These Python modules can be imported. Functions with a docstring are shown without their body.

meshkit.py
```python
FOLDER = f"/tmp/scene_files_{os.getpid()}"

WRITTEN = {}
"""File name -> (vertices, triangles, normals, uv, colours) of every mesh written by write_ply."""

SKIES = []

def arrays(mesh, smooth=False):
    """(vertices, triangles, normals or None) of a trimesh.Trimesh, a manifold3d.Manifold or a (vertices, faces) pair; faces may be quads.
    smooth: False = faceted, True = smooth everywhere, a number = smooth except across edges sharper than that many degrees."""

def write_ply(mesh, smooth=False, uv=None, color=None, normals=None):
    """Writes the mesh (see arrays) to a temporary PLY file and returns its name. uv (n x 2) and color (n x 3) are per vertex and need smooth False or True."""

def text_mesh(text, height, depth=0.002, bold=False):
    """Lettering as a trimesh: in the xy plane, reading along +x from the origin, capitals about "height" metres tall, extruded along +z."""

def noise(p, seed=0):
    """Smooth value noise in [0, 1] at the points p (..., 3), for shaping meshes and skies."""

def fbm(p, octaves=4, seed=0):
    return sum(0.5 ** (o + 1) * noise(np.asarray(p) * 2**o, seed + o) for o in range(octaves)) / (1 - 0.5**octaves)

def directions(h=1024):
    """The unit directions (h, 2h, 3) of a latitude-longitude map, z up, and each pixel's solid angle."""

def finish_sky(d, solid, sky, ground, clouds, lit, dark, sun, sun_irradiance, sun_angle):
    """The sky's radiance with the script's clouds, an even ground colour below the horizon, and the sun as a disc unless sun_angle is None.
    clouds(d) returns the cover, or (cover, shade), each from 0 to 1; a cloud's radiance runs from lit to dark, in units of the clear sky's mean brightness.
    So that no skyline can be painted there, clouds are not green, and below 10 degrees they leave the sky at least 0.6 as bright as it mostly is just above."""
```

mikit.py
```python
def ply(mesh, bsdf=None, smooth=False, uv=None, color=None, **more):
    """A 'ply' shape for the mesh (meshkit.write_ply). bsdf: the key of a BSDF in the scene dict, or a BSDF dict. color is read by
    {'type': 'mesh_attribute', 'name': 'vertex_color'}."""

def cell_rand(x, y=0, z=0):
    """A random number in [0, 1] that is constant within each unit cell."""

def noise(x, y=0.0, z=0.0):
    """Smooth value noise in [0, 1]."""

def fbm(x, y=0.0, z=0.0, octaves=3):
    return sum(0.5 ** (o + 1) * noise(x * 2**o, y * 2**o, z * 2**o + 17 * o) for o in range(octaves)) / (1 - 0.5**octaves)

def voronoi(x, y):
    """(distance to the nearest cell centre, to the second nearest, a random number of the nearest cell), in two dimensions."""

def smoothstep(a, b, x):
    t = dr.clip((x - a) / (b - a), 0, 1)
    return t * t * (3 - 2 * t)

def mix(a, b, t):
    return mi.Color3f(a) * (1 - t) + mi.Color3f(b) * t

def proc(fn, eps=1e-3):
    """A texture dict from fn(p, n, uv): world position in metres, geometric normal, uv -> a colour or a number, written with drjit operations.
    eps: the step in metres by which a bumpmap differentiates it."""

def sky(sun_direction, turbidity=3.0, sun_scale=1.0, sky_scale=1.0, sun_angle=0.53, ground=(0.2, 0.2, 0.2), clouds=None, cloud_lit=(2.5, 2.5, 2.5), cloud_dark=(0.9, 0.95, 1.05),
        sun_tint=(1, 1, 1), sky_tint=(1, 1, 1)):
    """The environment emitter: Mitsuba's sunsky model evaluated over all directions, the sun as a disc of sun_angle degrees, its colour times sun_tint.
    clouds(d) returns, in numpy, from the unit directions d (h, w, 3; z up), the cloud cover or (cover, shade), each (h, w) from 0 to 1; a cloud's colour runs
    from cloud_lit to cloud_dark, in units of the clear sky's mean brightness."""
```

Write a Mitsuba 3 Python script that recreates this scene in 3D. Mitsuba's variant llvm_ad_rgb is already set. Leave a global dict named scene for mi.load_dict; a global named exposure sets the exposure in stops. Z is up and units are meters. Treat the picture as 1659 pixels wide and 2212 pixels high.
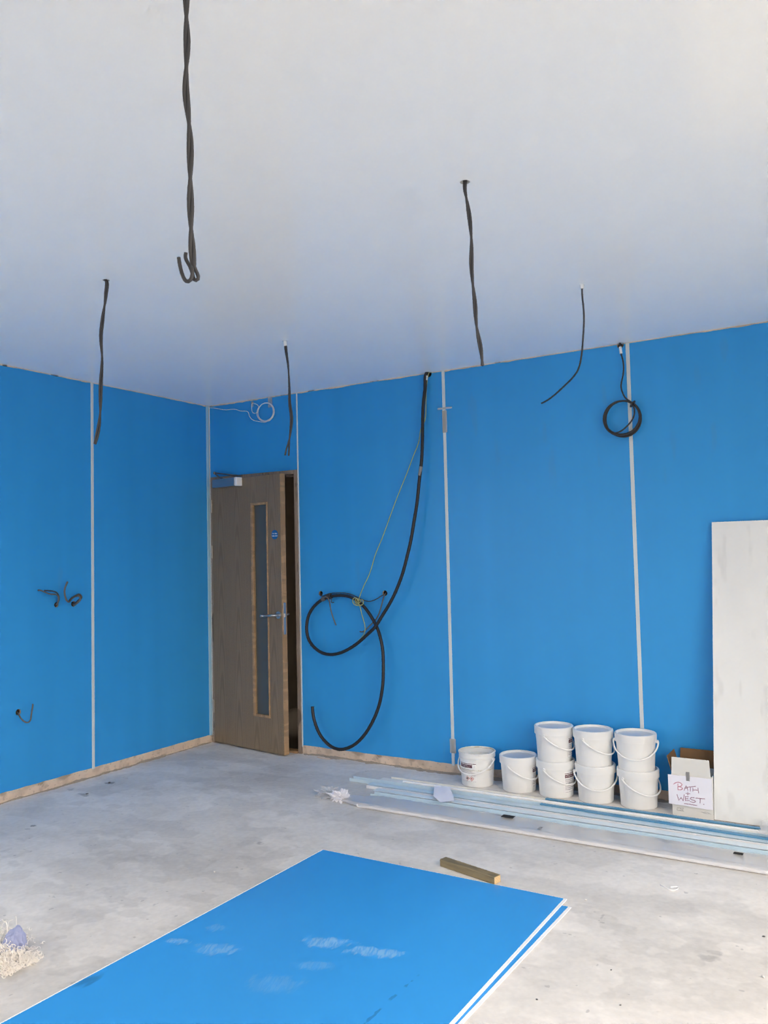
import math, random
import numpy as np
import trimesh, shapely
import mitsuba as mi
import drjit as dr
import mikit, meshkit
from mikit import noise, fbm, smoothstep, mix
from shapely.geometry import Polygon, Point, LineString, box as sbox
from scipy.interpolate import CubicSpline

T = mi.ScalarTransform4f
scene, labels = {}, {}
random.seed(7)
rng = np.random.default_rng(7)

# ------------------------------------------------------------------ camera, sky, exposure
def cam_matrix(yaw, pitch, roll, pos):
    f = np.array([math.sin(yaw) * math.cos(pitch), math.cos(yaw) * math.cos(pitch), math.sin(pitch)])
    r = np.cross(f, [0, 0, 1.0]); r /= np.linalg.norm(r)
    u = np.cross(r, f)
    c, s = math.cos(roll), math.sin(roll)
    u2 = -s * r + c * u
    return T().look_at(origin=list(map(float, pos)), target=list(map(float, np.array(pos) + f)), up=list(map(float, u2)))

scene['camera'] = {'type': 'perspective', 'fov': 2 * math.degrees(math.atan(1659 / 2 / 1788.2)), 'fov_axis': 'x',
                   'near_clip': 0.02, 'far_clip': 200.0,
                   'to_world': cam_matrix(-0.5463, 0.0528, -0.0225, (4.5034, -4.7946, 1.3978))}

def cloud_cover(d):
    """overcast: zenith about three times as bright as the horizon, with soft cloud structure"""
    n = meshkit.fbm(d * np.array([2.0, 2.0, 3.0]) + 5, 4, seed=3)
    e = np.clip(d[..., 2], 0, 1)
    return np.ones(d.shape[:2]), np.clip(1.0 - 1.15 * e + (n - 0.5) * 0.25, 0, 1)

scene['sky'] = mikit.sky((-0.3, -0.6, 0.7), turbidity=4, sun_scale=0.0, ground=(0.14, 0.135, 0.125), clouds=cloud_cover,
                         cloud_lit=(3.54, 3.22, 2.88), cloud_dark=(1.18, 1.07, 0.96))
exposure = 5.36

H = 2.6                      # ceiling height
XR, YF = 5.664, -7.0           # right wall and the window wall behind the camera

# ------------------------------------------------------------------ helpers
def numbered(name):
    if name not in used:
        used.add(name); return name
    i = 1
    while f'{name}_{i:03d}' in used:
        i += 1
    used.add(f'{name}_{i:03d}')
    return f'{name}_{i:03d}'
used = set()

def tag(key, label=None, cat=None, group=None, kind=None):
    d = labels.setdefault(key, {})
    for k, v in (('label', label), ('category', cat), ('group', group), ('kind', kind)):
        if v: d[k] = v
    return key

def thing(name, label, cat, group=None, kind=None):
    return tag(numbered(name), label, cat, group, kind)

def part(parent, name, mesh, mat, smooth=False, label=None, kind=None):
    key = numbered(f'{parent}__{name}')
    scene[key] = mikit.ply(mesh, mat, smooth=smooth)
    if label or kind: tag(key, label, kind=kind)
    return key

def single(name, mesh, mat, label, cat, smooth=False, group=None, kind=None):
    key = thing(name, label, cat, group, kind)
    scene[key] = mikit.ply(mesh, mat, smooth=smooth)
    return key

def struct(name, mesh=None, mat=None, smooth=False, label=None):
    used.add(name)
    if mesh is not None: scene[name] = mikit.ply(mesh, mat, smooth=smooth)
    tag(name, label, kind='structure')
    return name

def bx(x0, x1, y0, y1, z0, z1, bevel=0.0):
    if bevel <= 0:
        m = trimesh.creation.box([x1 - x0, y1 - y0, z1 - z0])
        m.apply_translation([(x0 + x1) / 2, (y0 + y1) / 2, (z0 + z1) / 2])
        return m
    b = bevel
    pts = []
    for sx in (0, 1):
        for sy in (0, 1):
            for sz in (0, 1):
                c = np.array([(x0, x1)[sx], (y0, y1)[sy], (z0, z1)[sz]], float)
                for k in range(3):
                    q = c.copy()
                    for j in range(3):
                        if j != k: q[j] += b * (1 - 2 * (sx, sy, sz)[j])
                    pts.append(q)
    return trimesh.convex.convex_hull(np.array(pts))

def join(ms): return trimesh.util.concatenate(ms)

def polys(g):
    return [p for p in getattr(g, 'geoms', [g]) if p.geom_type == 'Polygon' and p.area > 1e-9]

def extrude(poly, d):
    return join([trimesh.creation.extrude_polygon(p, d, engine='earcut') for p in polys(poly)])

def wall_extrude(poly, d, plane, at):
    """poly in (along, z); plane 'y' (wall facing -y, along = x) or 'x' (facing +x, along = -y). Front face at `at`, body behind it."""
    m = extrude(poly, d); v = m.vertices.copy()
    if plane == 'y':
        m.vertices = np.stack([v[:, 0], at + d - v[:, 2], v[:, 1]], 1)
    else:
        m.vertices = np.stack([at - d + v[:, 2], -v[:, 0], v[:, 1]], 1)
    m.fix_normals()
    return m

def spline(pts, step=0.01, nmin=8):
    pts = np.array(pts, float)
    s = np.r_[0, np.cumsum(np.linalg.norm(np.diff(pts, axis=0), axis=1))]
    n = max(nmin, int(s[-1] / step))
    return CubicSpline(s, pts)(np.linspace(0, s[-1], n))

def tube(path, r, sides=8, r2=None, twist=0.0, twist0=0.0, taper_end=False, closed=False):
    """Sweep of an ellipse (radii r, r2; r may be an array) along a path with a rotation-free frame; twist in radians per metre."""
    P = np.array(path, float); n = len(P)
    t = np.gradient(P, axis=0); t /= np.linalg.norm(t, axis=1, keepdims=True) + 1e-12
    a = np.cross(t[0], [0.3, 0.9, 0.2]); a /= np.linalg.norm(a)
    s = np.r_[0, np.cumsum(np.linalg.norm(np.diff(P, axis=0), axis=1))]
    R1 = np.broadcast_to(np.asarray(r, float), (n,)); R2 = np.broadcast_to(np.asarray(r2 if r2 is not None else r, float), (n,))
    ang = np.arange(sides) / sides * 2 * np.pi
    V = []
    for i in range(n):
        a = a - t[i] * (a @ t[i]); a /= np.linalg.norm(a)
        b = np.cross(t[i], a)
        w = twist0 + twist * s[i]
        a2, b2 = math.cos(w) * a + math.sin(w) * b, -math.sin(w) * a + math.cos(w) * b
        V.append(P[i] + R1[i] * np.cos(ang)[:, None] * a2 + R2[i] * np.sin(ang)[:, None] * b2)
    V = np.vstack(V); F = []
    k = np.arange(sides); k1 = (k + 1) % sides
    for i in range(n - 1):
        o, q = i * sides, (i + 1) * sides
        F.append(np.stack([o + k, o + k1, q + k1], 1)); F.append(np.stack([o + k, q + k1, q + k], 1))
    V = np.vstack([V, P[0], P[-1]])
    F.append(np.stack([k1, k, np.full(sides, n * sides)], 1))
    F.append(np.stack([(n - 1) * sides + k, (n - 1) * sides + k1, np.full(sides, n * sides + 1)], 1))
    return trimesh.Trimesh(V, np.vstack(F), process=False)

def lathe(profile, sides=48, centre=(0, 0, 0)):
    m = trimesh.creation.revolve(np.array(profile, float), sections=sides)
    m.apply_translation(centre)
    m.fix_normals() if m.is_watertight else None
    return m

def rot_z(m, a, about=(0, 0, 0)):
    m.apply_transform(trimesh.transformations.rotation_matrix(a, [0, 0, 1], about)); return m

# ------------------------------------------------------------------ materials
def rgb(*c): return {'type': 'rgb', 'value': list(map(float, c))}
def mat(name, color, rough=0.5, spec=0.5, metal=0.0, **kw):
    c = mikit.proc(color) if callable(color) else rgb(*color)
    d = {'type': 'principled', 'base_color': c, 'roughness': float(rough), 'specular': float(spec), 'metallic': float(metal), **kw}
    scene[name] = {'type': 'twosided', 'bsdf': d}
    return name

def px(p): return mi.Float(p.x), mi.Float(p.y), mi.Float(p.z)

def f_ceiling(p, n, uv):
    x, y, z = px(p)
    v = fbm(x * 1.3, y * 1.3, 0, 3)
    return mi.Color3f(0.805, 0.825, 0.82) * (0.985 + 0.03 * v)
mat('m_ceiling', f_ceiling, 0.17, 0.55)

def f_blue(p, n, uv):
    x, y, z = px(p)
    a = x - y
    st = fbm(a * 9, z * 0.35, 2.0, 3)
    cl = fbm(a * 1.7 + 3, z * 1.3, 5.0, 3)
    c = mi.Color3f(0.036, 0.305, 0.69) * (0.93 + 0.08 * st + 0.08 * cl)
    sc = smoothstep(0.70, 0.80, fbm(a * 14, z * 3.0, 9.0, 3)) * smoothstep(0.5, 0.62, noise(a * 0.9, z * 0.8, 4.0))
    return mix(c, mi.Color3f(0.10, 0.30, 0.58), sc * 0.22)
mat('m_blue', f_blue, 0.36, 0.3)

def f_plaster(p, n, uv):
    x, y, z = px(p)
    a = x - y
    v = fbm(a * 14, z * 14, 1.0, 4); w = fbm(a * 60, z * 60, 3.0, 3)
    c = mix(mi.Color3f(0.68, 0.55, 0.44), mi.Color3f(0.54, 0.43, 0.34), smoothstep(0.45, 0.75, v))
    return mix(c, mi.Color3f(0.22, 0.17, 0.13), smoothstep(0.66, 0.76, w) * 0.3 + smoothstep(0.66, 0.74, fbm(a * 6, z * 9, 7.0, 3)) * 0.45)
mat('m_plaster', f_plaster, 0.9, 0.1)

STAINS = [(0.223, -1.173, 0.045, 0.55), (0.288, -1.413, 0.05, 0.5), (0.121, -1.375, 0.035, 0.3), (0.529, -1.944, 0.02, 0.7), (0.55, -1.99, 0.02, 0.3),
          (3.911, -1.754, 0.04, 0.25), (3.93, -1.70, 0.03, 0.2), (1.784, -1.577, 0.03, 0.4), (3.75, -1.40, 0.09, 0.09), (3.55, -1.05, 0.11, 0.09), (3.40, -1.58, 0.07, 0.12)]
def f_floor(p, n, uv):
    x, y, z = px(p)
    big = fbm(x * 0.8 + 1, y * 0.8, 0.0, 4)
    mid = fbm(x * 2.6 + 0.8 * big, y * 3.4, 4.0, 4)
    patch = smoothstep(0.48, 0.56, fbm(x * 3.1 + 7, y * 4.0 + 2, 9.0, 4))
    tro = fbm(x * 1.6 + 3 * fbm(x * .5, y * .5, 2.0, 2), y * 9.0, 12.0, 3)
    fine = fbm(x * 55, y * 55, 3.0, 3)
    c = mix(mi.Color3f(0.55, 0.525, 0.497), mi.Color3f(0.68, 0.655, 0.625), smoothstep(0.25, 0.75, 0.45 * big + 0.55 * mid))
    blot = smoothstep(0.52, 0.60, fbm(x * 7.5 + 2, y * 9.0 + 5, 31.0, 4)) * smoothstep(0.42, 0.58, fbm(x * 1.1, y * 1.1, 14.0, 2))
    c = c * (0.95 + 0.10 * patch) * (0.92 + 0.16 * tro) * (0.93 + 0.14 * fine) * (1 - 0.09 * blot)
    spk = smoothstep(0.82, 0.88, fbm(x * 26, y * 26, 21.0, 3))
    c = mix(c, mi.Color3f(0.25, 0.25, 0.25), spk * 0.4)
    edge = fbm(x * 30, y * 30, 8.0, 3)
    for sx, sy, r, k in STAINS:
        d = dr.sqrt(dr.square(x - sx) + dr.square((y - sy) * 1.3)) / r + (edge - 0.5) * 1.6
        c = mix(c, mi.Color3f(0.13, 0.13, 0.135), (1 - smoothstep(0.5, 1.0, d)) * k)
    return c
mat('m_floor', f_floor, 0.52, 0.35)

SCUFFS = [(2.38, -2.53, 0.09, 0.05, 0.3), (2.70, -2.30, 0.10, 0.045, 0.42), (2.89, -2.28, 0.11, 0.04, 0.42), (2.215, -2.55, 0.05, 0.03, 0.35), (2.76, -2.46, 0.07, 0.04, 0.16), (2.26, -2.40, 0.05, 0.035, 0.15), (2.72, -2.62, 0.10, 0.06, 0.13)]
def f_sheet(p, n, uv):
    x, y, z = px(p)
    c = mi.Color3f(0.036, 0.285, 0.69) * (0.95 + 0.1 * fbm(x * 3, y * 1.2, 0.0, 3))
    tex = fbm(x * 60, y * 25, 3.0, 3); strk = smoothstep(0.3, 0.7, fbm(x * 160 + y * 60, y * 30, 7.0, 3))
    for sx, sy, a, b, k in SCUFFS:
        u = (x - sx) * 0.93 + (y - sy) * 0.37; v = -(x - sx) * 0.37 + (y - sy) * 0.93
        d = dr.sqrt(dr.square(u / a) + dr.square(v / b)) + (tex - 0.5) * 1.1
        c = mix(c, mi.Color3f(0.30, 0.52, 0.75), (1 - smoothstep(0.55, 1.05, d)) * k * (0.45 + 0.9 * strk))
    ln = dr.abs(x - 3.10 - 0.01 * noise(y * 8, 1.0)) + (tex - .5) * 0.02
    c = mix(c, mi.Color3f(0.02, 0.10, 0.25), (1 - smoothstep(0.001, 0.005, ln)) * smoothstep(-2.75, -2.65, y) * (1 - smoothstep(-2.36, -2.30, y)) * smoothstep(0.42, 0.55, fbm(y * 22, x * 3, 1.0, 2)) * 0.45)
    d = dr.sqrt(dr.square((x - 2.16) / .035) + dr.square((y + 2.90) / .06)) + (tex - .5)
    c = mix(c, mi.Color3f(0.02, 0.07, 0.16), (1 - smoothstep(0.3, 1.1, d)) * 0.4)
    return c
mat('m_sheet_film', f_sheet, 0.36, 0.5)

mat('m_bare_wall', (0.36, 0.345, 0.33), 0.8, 0.2)
mat('m_strip', (0.60, 0.645, 0.66), 0.4)
mat('m_corner', (0.33, 0.56, 0.70), 0.35)
mat('m_white_plastic', (0.82, 0.82, 0.82), 0.35)
mat('m_pale_blue', (0.53, 0.65, 0.72), 0.35)
mat('m_paler_blue', (0.68, 0.755, 0.79), 0.35)
mat('m_mid_blue', (0.07, 0.24, 0.42), 0.35)
mat('m_cream_strip', (0.74, 0.73, 0.68), 0.4)
mat('m_grey_cable', (0.050, 0.050, 0.054), 0.5, 0.35)
mat('m_grey_cable_light', (0.12, 0.112, 0.11), 0.55, 0.35)
mat('m_black_cable', (0.020, 0.020, 0.024), 0.42, 0.4)
mat('m_coil_cable', (0.035, 0.033, 0.036), 0.45, 0.4)
mat('m_white_wire', (0.66, 0.67, 0.69), 0.5)
mat('m_white_tape', (0.75, 0.77, 0.80), 0.5)
mat('m_grey_tape', (0.22, 0.22, 0.22), 0.5)
mat('m_string', (0.38, 0.39, 0.18), 0.7, 0.2)
mat('m_hinge', (0.34, 0.31, 0.27), 0.4, 0.5, 0.6)
mat('m_dark_steel', (0.16, 0.15, 0.15), 0.35, 0.5, 0.7)
mat('m_steel', (0.55, 0.55, 0.56), 0.3, 0.5, 0.9)
mat('m_closer_cover', (0.42, 0.44, 0.46), 0.16, 0.5, 0.9)
mat('m_dark', (0.03, 0.03, 0.03), 0.8, 0.2)
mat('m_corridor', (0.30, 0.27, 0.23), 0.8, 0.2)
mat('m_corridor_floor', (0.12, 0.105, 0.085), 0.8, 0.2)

DA = math.radians(8.9)
HINGE = np.array([0.036, -0.010, 0.0]); UD = np.array([math.cos(DA), -math.sin(DA), 0]); ND = np.array([-math.sin(DA), -math.cos(DA), 0])
def f_oak(p, n, uv):
    x, y, z = px(p)
    u = (x - HINGE[0]) * UD[0] + (y - HINGE[1]) * UD[1]
    leaf = dr.floor(u / 0.195)
    w = (u / 0.195 - leaf - 0.5)
    ph = mikit.cell_rand(leaf, 3.0)
    arch = z * 1.15 + ph * 3 + 9.0 * dr.square(w) + 0.55 * fbm(u * 9, z * 1.4, ph * 9, 4)
    ring = 0.5 + 0.5 * dr.sin(arch * 17.0)
    pore = fbm(u * 260, z * 7, 3.0, 3)
    tone = fbm(u * 3, z * 0.8, 6.0, 2)
    c = mix(mi.Color3f(0.245, 0.178, 0.110), mi.Color3f(0.140, 0.096, 0.058), smoothstep(0.5, 1.0, ring) * 0.38)
    return c * (0.90 + 0.16 * pore) * (0.9 + 0.2 * tone)
mat('m_oak', f_oak, 0.42, 0.45)
def f_oak_edge(p, n, uv):
    x, y, z = px(p)
    g = fbm(x * 150 + y * 150, z * 9, 2.0, 3); g2 = fbm(x * 40, z * 45, 5.0, 3)
    return mi.Color3f(0.40, 0.25, 0.13) * (0.70 + 0.32 * g + 0.22 * smoothstep(.45, .6, g2))
mat('m_oak_edge', f_oak_edge, 0.5, 0.4)
def f_frame(p, n, uv):
    x, y, z = px(p)
    g = fbm(x * 120 + y * 120, z * 6 + x * 3, 2.0, 3); s = smoothstep(0.66, 0.74, fbm(x * 40 + 3, z * 7.5, 5.0, 3))
    return mix(mi.Color3f(0.27, 0.21, 0.17) * (0.75 + 0.5 * g), mi.Color3f(0.08, 0.065, 0.055), s * 0.7)
mat('m_frame', f_frame, 0.55, 0.35)
scene['m_glass_door'] = {'type': 'blendbsdf', 'weight': 0.6, 'a': {'type': 'thindielectric', 'int_ior': 1.5}, 'b': {'type': 'twosided', 'bsdf': {'type': 'principled', 'base_color': rgb(0.13, 0.15, 0.15), 'roughness': 0.25, 'specular': 0.5}}}
scene['m_glass'] = {'type': 'thindielectric', 'int_ior': 1.5}
mat('m_sign_blue', (0.018, 0.13, 0.36), 0.4)
mat('m_sign_white', (0.75, 0.78, 0.82), 0.5)

def f_bucket(p, n, uv):
    x, y, z = px(p)
    return mi.Color3f(0.745, 0.745, 0.735) * (0.97 + 0.05 * fbm(x * 20, y * 20, z * 20, 2))
mat('m_bucket', f_bucket, 0.36, 0.5)
mat('m_bucket_lid', (0.52, 0.54, 0.57), 0.22, 0.6)
mat('m_handle', (0.82, 0.82, 0.81), 0.4, 0.4)
def f_compound(p, n, uv):
    x, y, z = px(p)
    v = fbm(x * 40, y * 40, z * 30, 3)
    return mix(mi.Color3f(0.70, 0.67, 0.57), mi.Color3f(0.42, 0.37, 0.26), smoothstep(0.5, 0.68, v) * 0.7)
mat('m_compound', f_compound, 0.65, 0.3)
mat('m_maroon', (0.10, 0.035, 0.05), 0.5)
mat('m_print_grey', (0.30, 0.29, 0.31), 0.6)
mat('m_label_paper', (0.78, 0.77, 0.77), 0.5)
mat('m_hazard_red', (0.45, 0.10, 0.07), 0.5)
mat('m_card_white', (0.66, 0.655, 0.63), 0.7, 0.2)
mat('m_card_brown', (0.23, 0.135, 0.07), 0.8, 0.15)
mat('m_paper', (0.76, 0.76, 0.84), 0.7, 0.2)
mat('m_ink', (0.30, 0.19, 0.25), 0.7, 0.2)
mat('m_ink_red', (0.50, 0.25, 0.31), 0.7, 0.2)
mat('m_stamp', (0.33, 0.33, 0.32), 0.8, 0.1)

def f_board(p, n, uv):
    x, y, z = px(p)
    v = fbm(x * 5, z * 2.2, 1.0, 4)
    s = smoothstep(0.58, 0.72, fbm(x * 16, z * 4.5, 6.0, 3)) * smoothstep(0.4, 0.6, noise(x * 2.0, z * 2.0, 3.0))
    return mi.Color3f(0.78, 0.79, 0.78) * (0.95 + 0.07 * v) * (1 - 0.09 * s)
mat('m_board', f_board, 0.4, 0.45)

def f_timber(p, n, uv):
    x, y, z = px(p)
    u = x * 0.965 - y * 0.26; v = x * 0.26 + y * 0.965
    g = fbm(u * 9, v * 130 + z * 90, 2.0, 3)
    st = smoothstep(0.5, 0.62, fbm(u * 6, v * 30, z * 30, 3))
    return mix(mi.Color3f(0.235, 0.190, 0.112), mi.Color3f(0.165, 0.140, 0.090), st) * (0.75 + 0.5 * g)
mat('m_timber', f_timber, 0.75, 0.2)
def f_endgrain(p, n, uv):
    x, y, z = px(p)
    r = dr.sqrt(dr.square(y + 1.55) + dr.square(z + 0.03)) * 700
    return mi.Color3f(0.66, 0.47, 0.25) * (0.95 + 0.05 * dr.sin(r))
mat('m_endgrain', f_endgrain, 0.8, 0.2)
mat('m_glove', (0.31, 0.34, 0.52), 0.55, 0.3)
mat('m_shaving', (0.84, 0.80, 0.74), 0.6, 0.3)
mat('m_crumb', (0.62, 0.60, 0.57), 0.9, 0.1)
mat('m_crumb_dark', (0.10, 0.10, 0.105), 0.9, 0.1)
mat('m_residue', (0.36, 0.31, 0.26), 0.95, 0.1)
mat('m_alu', (0.75, 0.75, 0.75), 0.4)
scene['m_film_wrap'] = {'type': 'blendbsdf', 'weight': 0.50,
                        'a': {'type': 'thindielectric', 'int_ior': 1.5},
                        'b': {'type': 'twosided', 'bsdf': {'type': 'principled', 'base_color': rgb(0.72, 0.72, 0.74), 'roughness': 0.25, 'specular': 0.6}}}
scene['m_film_thick'] = {'type': 'blendbsdf', 'weight': 0.85,
                        'a': {'type': 'thindielectric', 'int_ior': 1.5},
                        'b': {'type': 'twosided', 'bsdf': {'type': 'principled', 'base_color': rgb(0.80, 0.79, 0.82), 'roughness': 0.22, 'specular': 0.7}}}
scene['m_clear_tape'] = {'type': 'blendbsdf', 'weight': 0.28,
                        'a': {'type': 'thindielectric', 'int_ior': 1.5},
                        'b': {'type': 'twosided', 'bsdf': {'type': 'principled', 'base_color': rgb(0.80, 0.77, 0.70), 'roughness': 0.4}}}

# ------------------------------------------------------------------ room shell
FRONT_WINS = [(0.5, 1.7, 0.85, 2.3)]
RIGHT_WINS = [(-6.4, -4.1, 0.1, 2.55), (-3.9, -1.6, 0.1, 2.55)]
LEFT_WINS = [(-6.2, -3.8, 0.85, 2.45)]
# floor
struct('floor', bx(-0.3, XR + 0.3, YF - 0.3, 0.075, -0.12, 0.0), 'm_floor')
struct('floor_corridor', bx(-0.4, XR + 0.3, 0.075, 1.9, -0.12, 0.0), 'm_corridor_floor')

# ceiling with the drilled cable holes
CEIL_HOLES = [(1.700, -2.427, 0.014), (1.694, -1.192, 0.014), (3.386, -2.406, 0.016), (3.373, -1.167, 0.012), (3.382, -3.65, 0.016)]
cp = sbox(-0.15, YF - 0.1, XR + 0.1, 0.15)
for x, y, r in CEIL_HOLES: cp = cp.difference(Point(x, y).buffer(r, 10))
cm = extrude(cp, 0.0125); cm.apply_translation([0, 0, H])
upper = bx(-0.15, XR + 0.1, YF - 0.1, 0.15, H + 0.10, H + 0.14)
sides_up = [bx(-0.15, XR + 0.1, 0.14, 0.15, H, H + 0.12), bx(-0.15, -0.14, YF, 0.15, H, H + 0.12)]
struct('ceiling', join([cm, upper] + sides_up), 'm_ceiling')

def ragged(a0, a1, z, amp, seed, step=0.012):
    a = np.arange(a0, a1 + step, step); a[-1] = a1
    q = np.stack([a * 23, np.full_like(a, seed * 7.3), np.zeros_like(a)], 1)
    q2 = np.stack([a * 4, np.full_like(a, seed * 3.3), np.zeros_like(a)], 1)
    n = 0.5 * meshkit.noise(q, seed) + 0.5 * meshkit.noise(q2, seed + 5)
    return np.stack([a, z - amp * np.clip((n - 0.45) * 2.5, 0, 1)], 1)

ZB = 0.059
def panel_poly(a0, a1, z0, z1, seed, holes=(), amp_top=0.006, amp_bot=0.004):
    top = ragged(a0 + 0.002, a1 - 0.002, z1, amp_top, seed)
    bot = ragged(a0 + 0.002, a1 - 0.002, z0, -amp_bot, seed + 11)
    p = Polygon(np.vstack([top, bot[::-1]]))
    for x, z, r in holes: p = p.difference(Point(x, z).buffer(r, 10))
    return p

TOPZ = 2.594
# back wall: plaster behind, blue panels in front of it, white joint strips over the joints
BH = [(1.0472, 1.141, 0.018), (1.5800, 1.1450, 0.019), (1.957, 2.592, 0.022), (3.223, 2.592, 0.020)]
front = sbox(-0.0, 0, XR, H).difference(sbox(0.012, -1, 0.860, 2.037))
for x, z, r in BH: front = front.difference(Point(x, z).buffer(r, 10))
for x, w in ((0.99, 0.035), (1.54, 0.03), (2.45, 0.02), (0.73, 0.02)):      # broken-out bits along the top edge
    front = front.difference(Polygon([(x - w, 2.5975), (x - w * .3, 2.588), (x + w * .5, 2.59), (x + w, 2.5985), (x + w * .2, 2.6005), (x - w * .6, 2.6005)]))
back = sbox(-0.15, 0, XR, H).difference(sbox(0.012, -1, 0.860, 2.037))
struct('wall_back', join([wall_extrude(front, 0.0125, 'y', 0.003), wall_extrude(back, 0.05, 'y', 0.09)]), 'm_plaster')
XS = [0.863, 2.065, 3.264, 4.464, XR]
part('wall_back', 'panel', wall_extrude(panel_poly(0.0, 0.863, 2.038, TOPZ, 1, amp_bot=0), 0.003, 'y', 0.0), 'm_blue')
for i in range(4):
    hs = [h for h in BH if XS[i] < h[0] < XS[i + 1]]
    part('wall_back', 'panel', wall_extrude(panel_poly(XS[i], XS[i + 1], ZB, TOPZ, 2 + i, hs), 0.003, 'y', 0.0), 'm_blue')
for x, w, z0 in [(0.866, 0.012, 0.05), (2.065, 0.022, 0.05), (3.264, 0.022, 0.05), (4.464, 0.022, 0.05)]:
    part('wall_back', 'joint_strip', bx(x - w / 2, x + w / 2, -0.004, 0.001, z0, 2.598, 0.0015), 'm_strip')
part('wall_back', 'tape', bx(2.02, 2.125, -0.0052, -0.0042, 2.343, 2.356), 'm_clear_tape', label='strip of translucent tape across the joint')
part('wall_back', 'tape', bx(2.052, 2.086, -0.0050, -0.0041, 2.19, 2.335), 'm_clear_tape', label='long patch of yellowed tape down the joint')
part('wall_back', 'tape', bx(2.045, 2.088, -0.0050, -0.0041, 0.13, 0.22), 'm_clear_tape', label='patch of yellowed tape near the floor')

# left wall
LH = [(1.3929, 1.1347, 0.016), (1.2640, 1.1330, 0.018), (1.6596, 0.5105, 0.018)]
lf = sbox(-0.003, 0, -YF, H)
lb = sbox(-0.15, 0, -YF, H)
for y0, y1, z0, z1 in LEFT_WINS:
    lf = lf.difference(sbox(-y1, z0, -y0, z1)); lb = lb.difference(sbox(-y1, z0, -y0, z1))
for a, z, r in LH: lf = lf.difference(Point(a, z).buffer(r, 10))
for a, w in ((1.40, 0.03), (1.75, 0.02)):
    lf = lf.difference(Polygon([(a - w, 2.5975), (a - w * .3, 2.586), (a + w * .5, 2.59), (a + w, 2.5985), (a + w * .2, 2.6005), (a - w * .6, 2.6005)]))
struct('wall_left', join([wall_extrude(lf, 0.0125, 'x', -0.003), wall_extrude(lb, 0.05, 'x', -0.09)]), 'm_plaster')
YS = [0.0, 1.114, 2.314, 3.514, 4.714, 5.914, -YF]
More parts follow.
